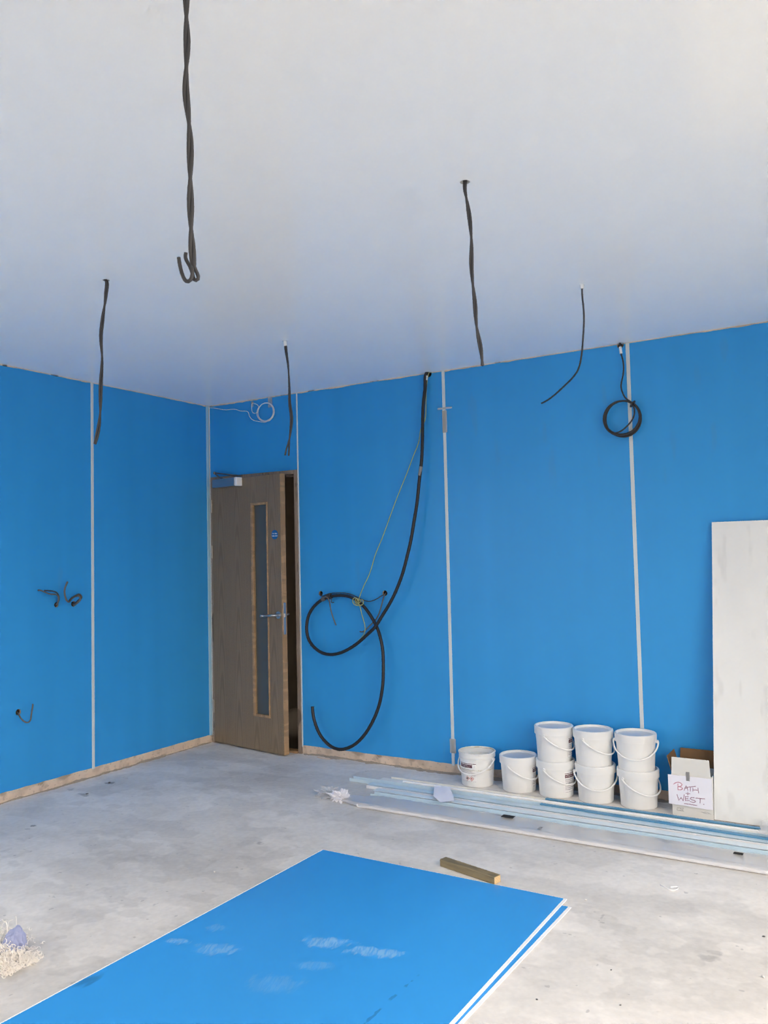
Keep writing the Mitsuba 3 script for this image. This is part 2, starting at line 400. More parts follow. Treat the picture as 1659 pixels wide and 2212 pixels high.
for i in range(6):
    hs = [h for h in LH if YS[i] < h[0] < YS[i + 1]]
    pp = panel_poly(YS[i], YS[i + 1], ZB, TOPZ, 20 + i, hs)
    for y0, y1, z0, z1 in LEFT_WINS: pp = pp.difference(sbox(-y1, z0, -y0, z1))
    part('wall_left', 'panel', wall_extrude(pp, 0.003, 'x', 0.0), 'm_blue')
for y in YS[1:3] + [5.914]:
    part('wall_left', 'joint_strip', bx(-0.001, 0.004, -y - 0.011, -y + 0.011, 0.05, 2.598, 0.0015), 'm_strip')
part('wall_left', 'corner_trim', bx(0.0, 0.004, -0.032, -0.004, 0.055, 2.597, 0.0015), 'm_corner', label='pale blue corner trim')
part('wall_back', 'corner_trim', bx(0.004, 0.013, -0.004, 0.0, 0.055, 2.597, 0.0012), 'm_strip', label='white corner trim')

# rough mortar left along the foot of both walls
def residue(a0, a1, seed, plane):
    n = int((a1 - a0) / 0.008)
    a = np.linspace(a0, a1, n)
    def nz(k, f): return meshkit.noise(np.stack([a * f, np.full(n, k * 5.1 + seed), np.zeros(n)], 1), seed + k)
    h = 0.003 + 0.022 * np.clip(0.6 * nz(1, 9) + 0.4 * nz(2, 45) - 0.35, 0, 1)
    w = 0.008 + (0.085 if plane == 'y' else 0.05) * np.clip(0.6 * nz(3, 7) + 0.4 * nz(4, 40) - 0.3, 0, 1)
    V, rows = [], []
    for t, z in ((0.0, 1.0), (0.25, 0.85), (0.6, 0.45), (1.0, 0.0)):
        d = -0.004 + t * w
        hh = h * z * (0.8 + 0.4 * nz(5 + int(t * 4), 70))
        V.append(np.stack([a, -d, hh], 1) if plane == 'y' else np.stack([d, -a, hh], 1))
    V = np.vstack(V); F = []
    k = np.arange(n - 1)
    for r in range(3):
        o, q = r * n, (r + 1) * n
        F += [np.stack([o + k, q + k, q + k + 1], 1), np.stack([o + k, q + k + 1, o + k + 1], 1)]
    return trimesh.Trimesh(V, np.vstack(F), process=False)
part('wall_back', 'mortar_residue', residue(0.88, XR, 3, 'y'), 'm_residue', label='rough mortar along the foot of the wall')
part('wall_left', 'mortar_residue', residue(0.02, -YF, 8, 'x'), 'm_residue', label='rough mortar along the foot of the wall')

# walls behind the camera with the windows that light the room
def wall_with_windows(name, plane, a0, a1, wins):
    p = sbox(a0, 0, a1, H)
    for w0, w1, z0, z1 in wins: p = p.difference(sbox(w0, z0, w1, z1))
    m = extrude(p, 0.25); v = m.vertices.copy()
    m.vertices = np.stack([v[:, 0], YF - v[:, 2], v[:, 1]], 1) if plane == 'y' else np.stack([XR + v[:, 2], v[:, 0], v[:, 1]], 1)
    m.fix_normals()
    struct(name, m, 'm_bare_wall')
wall_with_windows('wall_front', 'y', -0.1, XR + 0.25, FRONT_WINS)
wall_with_windows('wall_right', 'x', YF, 0.1, RIGHT_WINS)
def window(n, plane, w0, w1, z0, z1):
    k = struct(f'window_{n}')
    mid = (w0 + w1) / 2
    def b(a0, a1, d0, d1, q0, q1):
        if plane == 'left': return bx(-d1, -d0, a0, a1, q0, q1)
        return bx(a0, a1, YF - d1, YF - d0, q0, q1) if plane == 'y' else bx(XR + d0, XR + d1, a0, a1, q0, q1)
    fr = [b(w0, w0 + .05, .1, .16, z0, z1), b(w1 - .05, w1, .1, .16, z0, z1), b(w0 + .05, w1 - .05, .1, .16, z0, z0 + .05), b(w0 + .05, w1 - .05, .1, .16, z1 - .05, z1), b(mid - .03, mid + .03, .1, .16, z0 + .05, z1 - .05)]
    part(k, 'frame', join(fr), 'm_alu')
    for a, c in ((w0 + .05, mid - .03), (mid + .03, w1 - .05)):
        q = np.array([[a, z0 + .05], [c, z0 + .05], [c, z1 - .05], [a, z1 - .05]])
        v = np.stack([q[:, 0], np.full(4, YF - .13), q[:, 1]], 1) if plane == 'y' else np.stack([np.full(4, XR + .13 if plane == 'x' else -.13), q[:, 0], q[:, 1]], 1)
        part(k, 'pane', (v, np.array([[0, 1, 2], [0, 2, 3]])), 'm_glass')
for i, w in enumerate(FRONT_WINS): window(i + 1, 'y', *w)
for i, w in enumerate(RIGHT_WINS): window(i + 1 + len(FRONT_WINS), 'x', *w)
for i, w in enumerate(LEFT_WINS):
    window(i + 1 + len(FRONT_WINS) + len(RIGHT_WINS), 'left', *w)
    part('wall_left', 'reveal', join([bx(-.14, -.003, w[0] - .012, w[0], w[2] - .012, w[3] + .012), bx(-.14, -.003, w[1], w[1] + .012, w[2] - .012, w[3] + .012), bx(-.14, -.003, w[0], w[1], w[2] - .012, w[2]), bx(-.14, -.003, w[0], w[1], w[3], w[3] + .012)]), 'm_bare_wall')

# dark corridor behind the door
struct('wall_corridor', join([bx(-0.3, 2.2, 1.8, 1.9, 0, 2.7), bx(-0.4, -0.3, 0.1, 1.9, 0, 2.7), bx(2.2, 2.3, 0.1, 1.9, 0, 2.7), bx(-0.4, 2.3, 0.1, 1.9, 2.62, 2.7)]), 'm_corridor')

# ------------------------------------------------------------------ door_1
D = struct('door_1', label='oak veneered door standing slightly ajar in the corner')
fr = part(D, 'frame', join([bx(0.014, 0.034, -0.006, 0.10, 0.0, 2.037, 0.002), bx(0.828, 0.858, -0.006, 0.10, 0.0, 2.037, 0.002), bx(0.034, 0.828, -0.006, 0.10, 2.008, 2.037, 0.002),
                     bx(0.034, 0.046, 0.050, 0.085, 0.0, 2.008), bx(0.816, 0.828, 0.050, 0.085, 0.0, 2.008), bx(0.034, 0.828, 0.050, 0.085, 1.996, 2.008)]), 'm_frame', label='brown timber door lining')
part(D, 'threshold_batten', bx(0.70, 0.826, -0.012, 0.06, 0.0, 0.014, 0.003), 'm_oak_edge', label='pale timber batten across the threshold')
LW, LT, Z0, Z1 = 0.772, 0.044, 0.010, 2.004
def leafbox(u0, u1, t0, t1, z0, z1, bevel=0.0):
    """box in leaf space: u from the hinge, t outwards from the front face (towards the room)"""
    m = bx(u0, u1, -t1, -t0, z0, z1, bevel); v = m.vertices.copy()
    m.vertices = HINGE + v[:, :1] * UD + (-v[:, 1:2]) * ND + v[:, 2:3] * np.array([0, 0, 1.0])
    return m
def leafpt(u, t, z): return HINGE + u * UD + t * ND + np.array([0, 0, z])
G0, G1, GZ0, GZ1 = 0.474, 0.624, 0.268, 1.792
leaf = part(D, 'leaf', join([leafbox(0, G0 - .001, -LT, 0, Z0, Z1, .001), leafbox(G1 + .001, LW, -LT, 0, Z0, Z1, .001), leafbox(G0 - .001, G1 + .001, -LT, 0, Z0, GZ0, 0), leafbox(G0 - .001, G1 + .001, -LT, 0, GZ1, Z1, 0)]), 'm_oak', label='oak veneer door leaf')
part(leaf, 'edge_lipping', join([leafbox(LW, LW + .006, -LT, 0, Z0, Z1, .001)]), 'm_oak_edge', label='pale oak edge lipping')
bd = [leafbox(G0 - .022, G0 + .002, -0.012, .005, GZ0 - .016, GZ1 + .016, .002), leafbox(G1 - .002, G1 + .012, -0.012, .005, GZ0 - .016, GZ1 + .016, .002),
      leafbox(G0, G1, -0.012, .005, GZ0 - .016, GZ0 + .002, .002), leafbox(G0, G1, -0.012, .005, GZ1 - .002, GZ1 + .016, .002)]
part(leaf, 'glazing_bead', join(bd), 'm_oak_edge', label='lighter oak bead around the vision panel')
part(leaf, 'vision_panel', leafbox(G0, G1, -.027, -.021, GZ0, GZ1), 'm_glass_door', label='narrow tall glass vision panel')
part(leaf, 'closer', leafbox(0.07, 0.335, 0.0, 0.055, 1.945, 2.008, .003), 'm_closer_cover', label='silver overhead door closer')
part(leaf, 'closer_end_cap', leafbox(0.335, 0.362, 0.0, 0.055, 1.943, 2.008, .003), 'm_white_plastic', label='bright end cap of the closer')
arm = join([tube(np.array([leafpt(0.165, 0.028, 2.014), (0.16, -0.052, 2.020), (0.10, -0.050, 2.059)]), 0.0055, 8), tube(np.array([(0.10, -0.050, 2.064), (0.20, -0.040, 2.047), (0.312, -0.014, 2.030)]), 0.0055, 8),
            lathe([(0, 0), (.009, 0), (.009, .02), (0, .02)], 16, (0.10, -0.050, 2.052)), bx(0.29, 0.34, -0.016, -0.006, 2.014, 2.034, .002)])
part(D, 'closer_arm', arm, 'm_dark_steel', label='folded steel closer arm')
hx = [leafpt(0.735, 0.0, 0.993)]
ros = trimesh.creation.cylinder(0.026, 0.008, sections=28)
ros.apply_transform(trimesh.geometry.align_vectors([0, 0, 1], ND)); ros.apply_translation(leafpt(0.742, 0.004, 0.993))
lev = tube(spline([leafpt(0.742, 0.0, 0.993), leafpt(0.742, 0.045, 0.993), leafpt(0.735, 0.054, 0.993), leafpt(0.70, 0.056, 0.991), leafpt(0.60, 0.052, 0.985)], 0.006), 0.009, 12)
part(leaf, 'handle', join([ros, lev]), 'm_steel', smooth=40, label='polished steel lever handle')
ros2 = trimesh.creation.cylinder(0.026, 0.008, sections=28)
ros2.apply_transform(trimesh.geometry.align_vectors([0, 0, 1], ND)); ros2.apply_translation(leafpt(0.742, -LT - 0.004, 0.993))
lev2 = tube(spline([leafpt(0.742, -LT, 0.993), leafpt(0.742, -LT - 0.045, 0.993), leafpt(0.735, -LT - 0.054, 0.993), leafpt(0.70, -LT - 0.056, 0.991), leafpt(0.60, -LT - 0.052, 0.985)], 0.006), 0.009, 12)
part(leaf, 'handle', join([ros2, lev2]), 'm_steel', smooth=40, label='lever handle on the far side')
part(leaf, 'lock_faceplate', leafbox(LW + .005, LW + .0075, -.034, -.010, 0.855, 1.08, .001), 'm_steel', label='steel lock faceplate')
part(leaf, 'latch', leafbox(LW + .007, LW + .016, -.030, -.014, 0.975, 1.005, .003), 'm_steel')
def sign_disc(u, z, r, t):
    c = trimesh.creation.cylinder(r, t, sections=40)
    c.apply_transform(trimesh.geometry.align_vectors([0, 0, 1], ND)); c.apply_translation(leafpt(u, t / 2, z)); return c
part(leaf, 'sign', sign_disc(0.711, 1.567, 0.034, 0.0015), 'm_sign_blue', label='round blue fire door sign')
def on_leaf(m, u, z, t):
    v = m.vertices.copy(); m.vertices = leafpt(u, t, z) + v[:, :1] * UD + v[:, 1:2] * np.array([0, 0, 1.0]) + v[:, 2:3] * ND; m.fix_normals(); return m
def word(txt, h):
    m = meshkit.text_mesh(txt, h, 0.0005, bold=True); m.apply_translation([-(m.bounds[0][0] + m.bounds[1][0]) / 2, 0, 0]); return m
part(leaf, 'sign_lettering', join([on_leaf(word('Fire door', .0092), .711, 1.571, .0015), on_leaf(word('keep shut', .0092), .711, 1.554, .0015)]), 'm_sign_white', label='white lettering')
for z in (0.277, 1.457, 1.81):
    part(D, 'hinge', join([tube(np.array([[0.030, -0.012, z - .05], [0.030, -0.012, z + .05]]), 0.0065, 12), bx(0.018, 0.034, -0.0075, -0.0055, z - .05, z + .05)]), 'm_hinge', label='steel butt hinge')

# ------------------------------------------------------------------ hanging ceiling cables
def twisted(parent, path, off, pitch, r, phase=0.0, ends=(None, None), r2=None, material='m_grey_cable', splay=0.0):
    P = spline(path, 0.006)
    t = np.gradient(P, axis=0); t /= np.linalg.norm(t, axis=1, keepdims=True)
    s = np.r_[0, np.cumsum(np.linalg.norm(np.diff(P, axis=0), axis=1))]
    ex = np.array([1.0, 0, 0]); out = []
    for k in (0, 1):
        a = ex - t * (t @ ex)[:, None]; a /= np.linalg.norm(a, axis=1, keepdims=True); b = np.cross(t, a)
        w = phase + s * 2 * np.pi / pitch + 0.9 * np.sin(s * 7.0 + phase) + k * np.pi
        o = off * (1 + splay * np.clip((s - s[-1] + 0.12) / 0.12, 0, 1))
        Q = P + (np.cos(w) * o)[:, None] * a + (np.sin(w) * o)[:, None] * b
        if ends[k] is not None: Q = np.vstack([Q, spline(np.vstack([Q[-1:], ends[k]]), 0.005)[1:]])
        out.append(part(parent, 'strand', tube(Q, r, 10, r2), material, smooth=True))
    return out

def P3(pts, y): return [(x, y, z) for x, z in pts]
k = thing('twisted_cable', 'long twisted grey cable pair in the foreground, ending in two upturned hooks', 'cable')
twisted(k, P3([(3.382, 2.62), (3.382, 2.56), (3.3822, 2.4897), (3.3823, 2.441), (3.3827, 2.3924), (3.3803, 2.3502), (3.3787, 2.3078), (3.3847, 2.2552), (3.3878, 2.2197), (3.3884, 2.1665), (3.3877, 2.1139), (3.388, 2.0612), (3.3892, 2.019), (3.3915, 1.9819), (3.3935, 1.960)], -3.65), 0.0033, 0.185, 0.0036, 0.6,
        ends=(P3([(3.3955, 1.942), (3.3908, 1.9312), (3.3824, 1.9294), (3.372, 1.9401), (3.3641, 1.9614), (3.3601, 1.9806)], -3.655), P3([(3.399, 1.9439), (3.3999, 1.9333), (3.3943, 1.9323), (3.3861, 1.9464), (3.3748, 1.9697), (3.3679, 1.9842), (3.3698, 1.9917)], -3.645)))
k = thing('twisted_cable', 'twisted dark grey cable hanging from a ceiling hole right of the middle', 'cable')
twisted(k, P3([(3.386, 2.64), (3.386, 2.60), (3.3849, 2.5815), (3.3884, 2.5532), (3.3965, 2.4965), (3.4014, 2.4439), (3.4028, 2.3832), (3.4008, 2.3414), (3.4012, 2.2992), (3.405, 2.2444), (3.409, 2.1957), (3.4107, 2.1476), (3.4157, 2.0991), (3.4233, 2.0563), (3.4271, 2.0232), (3.4287, 1.9934)], -2.406), 0.0034, 0.24, 0.0038, 1.0)
k = thing('twisted_cable', 'twisted grey cable hanging from the ceiling in front of the left wall joint', 'cable')
twisted(k, P3([(1.694, 2.64), (1.697, 2.6037), (1.7046, 2.5913), (1.7029, 2.5633), (1.6937, 2.5083), (1.6816, 2.4574), (1.6725, 2.4093), (1.6671, 2.3748), (1.6678, 2.3252), (1.6726, 2.2751), (1.6713, 2.233), (1.6658, 2.1774), (1.6624, 2.1251), (1.661, 2.0655), (1.6565, 2.0099), (1.6422, 1.9482), (1.6248, 1.9025)], -2.427), 0.0042, 0.36, 0.0042, 0.2)
k = thing('twisted_cable', 'grey cable pair hanging above the door, white tape at its top', 'cable')
twisted(k, P3([(1.692, 2.64), (1.694, 2.6), (1.698, 2.5728), (1.7015, 2.544), (1.7118, 2.4769), (1.7186, 2.3824), (1.7201, 2.3169), (1.7215, 2.2422), (1.7306, 2.1762), (1.7277, 2.1208), (1.7147, 2.0525), (1.6954, 1.9615)], -1.192), 0.0045, 0.55, 0.0045, 1.2, splay=1.2)
part(k, 'tape_sleeve', tube(spline(P3([(1.6935, 2.605), (1.6945, 2.597), (1.698, 2.571)], -1.192), .005), 0.0095, 12), 'm_white_tape', smooth=40, label='white tape sleeve')
k = thing('single_cable', 'thin single grey cable hanging from the ceiling and curving to the left', 'cable')
cs = spline([(3.373, -1.167, 2.64), (3.3729, -1.167, 2.6033), (3.372, -1.167, 2.5573), (3.3728, -1.16, 2.5128), (3.3713, -1.15, 2.4732), (3.3664, -1.14, 2.4263), (3.3551, -1.12, 2.3785), (3.3356, -1.08, 2.3276), (3.31, -1.03, 2.286), (3.2805, -0.98, 2.2595), (3.2352, -0.92, 2.2397), (3.1649, -0.84, 2.2209), (3.0799, -0.75, 2.1991), (2.9721, -0.65, 2.1831)], .008)
part(k, 'cable', tube(cs, 0.0043, 10, 0.0033), 'm_grey_cable', smooth=True)
part(k, 'tape_sleeve', tube(spline([(3.373, -1.167, 2.606), (3.3727, -1.167, 2.59), (3.3724, -1.167, 2.583)], .004), 0.0085, 12), 'm_white_tape', smooth=40, label='white tape sleeve')

# ------------------------------------------------------------------ coiled dark cable on the back wall
k = thing('coiled_cable', 'tied coil of dark cable hanging on the wall under the ceiling', 'cable')
lead = [(3.224, 0.03, 2.600), (3.226, -0.02, 2.597), (3.2284, -0.03, 2.5888), (3.2302, -0.03, 2.5713), (3.2336, -0.03, 2.5341), (3.2398, -0.03, 2.5063), (3.2452, -0.03, 2.4567), (3.2382, -0.03, 2.3991), (3.2266, -0.03, 2.3469), (3.2337, -0.032, 2.3062), (3.2528, -0.035, 2.2691)]
loops = []
r2g = np.random.default_rng(5)
NL = 6
for i in range(NL * 24 + 1):
    a = i / 24; tt = a / NL
    j = int(a) % NL
    th = math.radians(52) - a * 2 * math.pi          # runs clockwise as seen from the room, starting at the tie
    w = 0.5 - 0.5 * math.cos(th - math.radians(52))     # 0 at the tie, 1 opposite
    ri = np.interp(a, range(NL + 1), [0.108, 0.099, 0.111, 0.092, 0.104, 0.095, 0.101])
    cx = 3.2285 + np.interp(a, range(NL + 1), [0, -.004, .008, .003, -.008, .006, 0]) * w
    cz = 2.156 + np.interp(a, range(NL + 1), [0, .010, -.012, .006, -.013, .010, 0]) * w
    rr = 0.101 + (ri - 0.101) * (0.30 + 1.0 * w * (0.6 + 0.4 * math.sin(2 * th + 1.9 * j)))
    yy = -0.020 - 0.028 * (0.5 + 0.5 * math.sin(a * 2.4)) * (0.4 + 0.6 * w) - 0.010
    loops.append((cx + rr * math.cos(th), yy, cz + rr * math.sin(th)))
tail = [(3.3025, -0.052, 2.1944), (3.2989, -0.052, 2.1611), (3.2639, -0.052, 2.1119), (3.2148, -0.052, 2.0781), (3.175, -0.05, 2.073)]
part(k, 'cable', tube(spline(lead + loops, .008), 0.0042, 8), 'm_coil_cable', smooth=True)
part(k, 'tail', tube(spline([(3.288, -0.05, 2.232)] + tail, .008), 0.0042, 8), 'm_coil_cable', smooth=True)
tie = []
for i in range(40):
    a = i / 39 * 3 * 2 * math.pi
    tie.append((3.290 + 0.004 * (i / 39 - .5) + 0.016 * math.cos(a) * .7, -0.037 + 0.019 * math.sin(a), 2.232 + 0.016 * math.cos(a) * .75 + 0.006 * (i / 39 - .5)))
tie += [(3.305, -0.06, 2.232), (3.313, -0.06, 2.222), (3.309, -0.058, 2.208)]
part(k, 'tie', tube(spline(tie, .004), 0.0036, 8), 'm_grey_cable', smooth=True, label='cable end wrapped round the coil')
part(k, 'tape_sleeve', tube(spline([(3.2300, -0.03, 2.573), (3.2318, -0.03, 2.552), (3.2336, -0.03, 2.534)], .005), 0.0085, 12), 'm_white_tape', smooth=40, label='white tape sleeve')

# ------------------------------------------------------------------ white wire coil above the door
k = thing('coiled_wire', 'coil of thin white wire fixed to the wall above the door', 'wire')
wl = [(0.006, -0.008, 2.588), (0.033, -0.010, 2.5828), (0.1284, -0.012, 2.5609), (0.1968, -0.012, 2.5467), (0.2816, -0.012, 2.5424), (0.3482, -0.012, 2.5202), (0.4141, -0.012, 2.5033), (0.4262, -0.014, 2.4759), (0.4664, -0.016, 2.4379), (0.531, -0.018, 2.4198), (0.5951, -0.018, 2.415)]
ring = []
for i in range(3 * 24 + 8):
    a = -math.pi / 2 + i / 24 * 2 * math.pi
    j = i / 24
    ring.append((0.5886 + (0.077 - .005 * math.sin(j * 4)) * math.cos(a), -0.018 - 0.004 * math.sin(j * 5), 2.4859 + (0.068 - .004 * math.cos(j * 3)) * math.sin(a)))
part(k, 'wire', tube(spline(wl + ring[1:], .007), 0.0026, 8), 'm_white_wire', smooth=True)
part(k, 'wire', tube(spline([(0.513, -0.02, 2.492), (0.4557, -0.015, 2.5035), (0.4479, -0.012, 2.5435), (0.454, -0.012, 2.565), (0.4809, -0.012, 2.5619), (0.513, -0.014, 2.5424), (0.5228, -0.02, 2.515)], .007), 0.0026, 8), 'm_white_wire', smooth=True)
part(k, 'fixing_tape', bx(0.598, 0.638, -0.0025, -0.0005, 2.52, 2.592, 0.0008), 'm_clear_tape', label='translucent tape holding the coil')
part(k, 'fixing_tape', bx(0.434, 0.456, -0.0025, -0.0005, 2.545, 2.585, 0.0008), 'm_clear_tape', label='short piece of translucent tape')

# ------------------------------------------------------------------ big black cable loop, cord and small cables
k = thing('black_cable', 'thick black cable looping down the wall beside the door', 'cable')
loop = [(1.957, 0.02, 2.595), (1.9545, -0.024, 2.592), (1.9528, -0.03, 2.5839), (1.9456, -0.03, 2.5147), (1.9377, -0.035, 2.4348), (1.9309, -0.04, 2.3615), (1.9279, -0.045, 2.268), (1.9263, -0.05, 2.168), (1.9233, -0.055, 2.0685), (1.9168, -0.06, 1.9827), (1.9061, -0.065, 1.904), (1.8949, -0.07, 1.8056), (1.8814, -0.075, 1.7075), (1.8627, -0.08, 1.6096), (1.8396, -0.085, 1.4922), (1.8133, -0.09, 1.3945), (1.7762, -0.09, 1.2835),
        (1.7194, -0.09, 1.1616), (1.6676, -0.09, 1.0766), (1.6084, -0.09, 0.9968), (1.5562, -0.09, 0.9286), (1.4948, -0.087, 0.8777), (1.4177, -0.084, 0.8196), (1.3322, -0.081, 0.7696), (1.2535, -0.078, 0.738), (1.1819, -0.075, 0.7252), (1.1089, -0.0708, 0.7312), (1.0433, -0.0667, 0.76), (0.9893, -0.0625, 0.809), (0.9635, -0.0583, 0.8723), (0.9616, -0.0542, 0.9302), (0.976, -0.05, 0.9885), (1.0119, -0.048, 1.0408), (1.0674, -0.046, 1.0865), (1.13, -0.044, 1.1158), (1.2071, -0.042, 1.129), (1.2906, -0.04, 1.1275), (1.3537, -0.044, 1.1111), (1.4156, -0.048, 1.0774), (1.4618, -0.052, 1.0378), (1.5143, -0.056, 0.974), (1.5517, -0.06, 0.9137), (1.579, -0.066, 0.8478), (1.5973, -0.072, 0.7759), (1.6038, -0.078, 0.6919), (1.6053, -0.084, 0.608), (1.5954, -0.09, 0.4996), (1.5688, -0.0917, 0.4014), (1.528, -0.0933, 0.314), (1.4687, -0.095, 0.2243), (1.387, -0.0967, 0.144), (1.3203, -0.0983, 0.1071), (1.2684, -0.1, 0.0931), (1.1978, -0.0967, 0.0977), (1.1345, -0.0933, 0.1282), (1.0788, -0.09, 0.1819), (1.0425, -0.0867, 0.2474), (1.0232, -0.0833, 0.3086), (1.0179, -0.08, 0.3585)]
part(k, 'cable', tube(spline(loop, .012), 0.0108, 14), 'm_black_cable', smooth=40)
part(k, 'tape_band', tube(spline([(1.9528, -0.03, 2.575), (1.9495, -0.03, 2.547)], .004), 0.0122, 14), 'm_white_tape', smooth=40, label='white tape near the ceiling')
part(k, 'tape_band', tube(spline([(1.916, -0.060, 1.975), (1.9061, -0.065, 1.915)], .004), 0.0116, 14), 'm_grey_tape', smooth=40, label='worn grey patch on the cable')
part(k, 'tape_band', tube(spline([(1.092, -0.0455, 1.101), (1.117, -0.0445, 1.1115)], .004), 0.0155, 14), 'm_grey_cable_light', smooth=40, label='grey tape wrapped round the loop')

k = thing('yellow_cord', 'thin yellow cord knotted round the black cable loop', 'cord')
part(k, 'cord', tube(spline([(1.972, 0.02, 2.597), (1.9675, -0.018, 2.590), (1.9662, -0.02, 2.5839), (1.9535, -0.018, 2.5354), (1.9430, -0.016, 2.45), (1.9370, -0.014, 2.344), (1.926, -0.016, 2.278), (1.9022, -0.025, 2.2265), (1.8918, -0.03, 2.1602), (1.8553, -0.03, 2.0766), (1.8065, -0.03, 1.9735), (1.7576, -0.03, 1.8763), (1.7084, -0.03, 1.7783), (1.6586, -0.03, 1.6729), (1.6167, -0.03, 1.58), (1.5747, -0.03, 1.4933), (1.5325, -0.034, 1.406), (1.4835, -0.042, 1.27), (1.4343, -0.05, 1.1775), (1.4150, -0.058, 1.125), (1.405, -0.066, 1.092)], .012), 0.0032, 8), 'm_string', smooth=True)
part(k, 'cord_tail', tube(spline([(1.407, -0.066, 1.085), (1.4233, -0.068, 1.053), (1.4332, -0.064, 1.0034), (1.4502, -0.06, 0.9416), (1.4527, -0.06, 0.8921), (1.4332, -0.064, 0.8544), (1.4027, -0.07, 0.8254)], .01), 0.0030, 8), 'm_string', smooth=True, label='loose end of the cord')
kn = []
cdir = np.array([0.82, -0.05, -0.55]); cdir /= np.linalg.norm(cdir)
n1 = np.cross(cdir, [0, 1, 0]); n1 /= np.linalg.norm(n1); n2 = np.cross(cdir, n1)
for i in range(4 * 14 + 1):
    a = i / 14 * 2 * math.pi
    kn.append(np.array([1.377, -0.0455, 1.099]) + cdir * (i / 56 * 0.050) + (0.0165 + 0.003 * math.sin(i)) * (math.cos(a) * n1 + math.sin(a) * n2))
part(k, 'knot', tube(spline(kn, .005), 0.0032, 8), 'm_string', smooth=True, label='knot of cord around the loop')
part(k, 'knot', tube(spline([(1.405, -0.066, 1.10), (1.372, -0.07, 1.112), (1.363, -0.066, 1.090), (1.378, -0.066, 1.070), (1.412, -0.068, 1.064), (1.447, -0.066, 1.078), (1.443, -0.062, 1.099), (1.42, -0.064, 1.097)], .005), 0.0032, 8), 'm_string', smooth=True)

k = thing('grey_cable', 'grey cable bridging the two wall holes above the black loop', 'cable')
part(k, 'cable', tube(spline([(1.043, 0.04, 1.139), (1.045, 0.0, 1.138), (1.0693, -0.02, 1.122), (1.0965, -0.025, 1.128), (1.1362, -0.024, 1.141), (1.1989, -0.022, 1.146), (1.2761, -0.022, 1.145), (1.3445, -0.022, 1.128), (1.4045, -0.026, 1.106), (1.4714, -0.03, 1.0912), (1.5159, -0.03, 1.101), (1.5542, -0.02, 1.1218), (1.577, 0.0, 1.139), (1.580, 0.04, 1.142)], .008), 0.0042, 8, 0.003), 'm_grey_cable', smooth=True)
part(k, 'tail', tube(spline([(1.118, -0.064, 1.110), (1.150, -0.064, 1.117), (1.1613, -0.06, 1.0972), (1.168, -0.055, 1.0494), (1.1821, -0.05, 0.9859), (1.2094, -0.05, 0.9249)], .008), 0.0042, 8, 0.003), 'm_grey_cable_light', smooth=True, label='lighter end hanging inside the loop')
wr = []
for i in range(49):
    a = i / 48 * 4 * 2 * math.pi
    wr.append((1.135 + i / 48 * 0.035, -0.044 + 0.0165 * math.cos(a), 1.120 + i / 48 * .006 + 0.0165 * math.sin(a)))
part(k, 'tie', tube(spline(wr, .005), 0.0038, 8), 'm_grey_cable', smooth=True, label='cable wound round the loop')
part(k, 'tail', tube(spline([(1.165, -0.062, 1.118), (1.185, -0.066, 1.106), (1.183, -0.066, 1.090), (1.205, -0.064, 1.083)], .005), 0.003, 8), 'm_grey_cable', smooth=True)
k = thing('grey_cable', 'grey cable hanging from the right wall hole behind the black loop', 'cable')
part(k, 'cable', tube(spline([(1.584, 0.04, 1.143), (1.5815, 0.0, 1.139), (1.5800, -0.013, 1.122), (1.5741, -0.022, 1.0904), (1.5543, -0.025, 1.0284), (1.5274, -0.025, 0.9785), (1.4897, -0.028, 0.9405), (1.4519, -0.03, 0.9085), (1.4291, -0.03, 0.8905), (1.3916, -0.03, 0.8851)], .008), 0.0042, 8, 0.003), 'm_grey_cable_light', smooth=True)

# cables out of the left wall
k = thing('cable_tails', 'pair of short grey cables bent leftwards out of a left wall hole', 'cable')
part(k, 'cable', tube(spline([(-0.04, -1.393, 1.134), (-0.01, -1.391, 1.136), (0.02, -1.3987, 1.1477), (0.035, -1.4042, 1.168), (0.04, -1.408, 1.1857), (0.045, -1.4291, 1.2017), (0.05, -1.4703, 1.2063), (0.05, -1.5043, 1.2178), (0.05, -1.5603, 1.2351)], .006), 0.0060, 10, 0.0045), 'm_grey_cable_light', smooth=True)
part(k, 'cable', tube(spline([(-0.04, -1.388, 1.139), (-0.01, -1.387, 1.143), (0.015, -1.3902, 1.155), (0.03, -1.3963, 1.1745), (0.035, -1.4041, 1.1974), (0.04, -1.4282, 1.217), (0.045, -1.4665, 1.2268), (0.05, -1.5156, 1.2316)], .006), 0.0055, 10, 0.004), 'm_grey_cable', smooth=True)
k = thing('cable_tails', 'curled grey cables sticking up out of a hole beside the left wall joint', 'cable')
part(k, 'cable', tube(spline([(-0.04, -1.266, 1.131), (-0.005, -1.266, 1.130), (0.02, -1.2706, 1.129), (0.05, -1.2759, 1.1406), (0.07, -1.2673, 1.1631), (0.06, -1.2685, 1.1849), (0.05, -1.2849, 1.1842), (0.045, -1.3142, 1.1681), (0.05, -1.3391, 1.1519), (0.055, -1.3608, 1.1657), (0.055, -1.3707, 1.1913), (0.05, -1.3704, 1.2212), (0.045, -1.3587, 1.2507), (0.04, -1.34, 1.2776)], .006), np.linspace(.0065, .0032, 2)[0], 10, 0.0045), 'm_grey_cable_light', smooth=True)
part(k, 'cable', tube(spline([(-0.04, -1.262, 1.135), (0.0, -1.264, 1.136), (0.03, -1.271, 1.139), (0.055, -1.2707, 1.1566), (0.075, -1.2621, 1.1764), (0.065, -1.2706, 1.1951), (0.055, -1.29, 1.1874), (0.05, -1.3163, 1.1752), (0.055, -1.3373, 1.1593)], .006), 0.006, 10, 0.0045), 'm_grey_cable', smooth=True)
k = thing('cable_tails', 'short cable hooking up from the low hole in the left wall', 'cable')
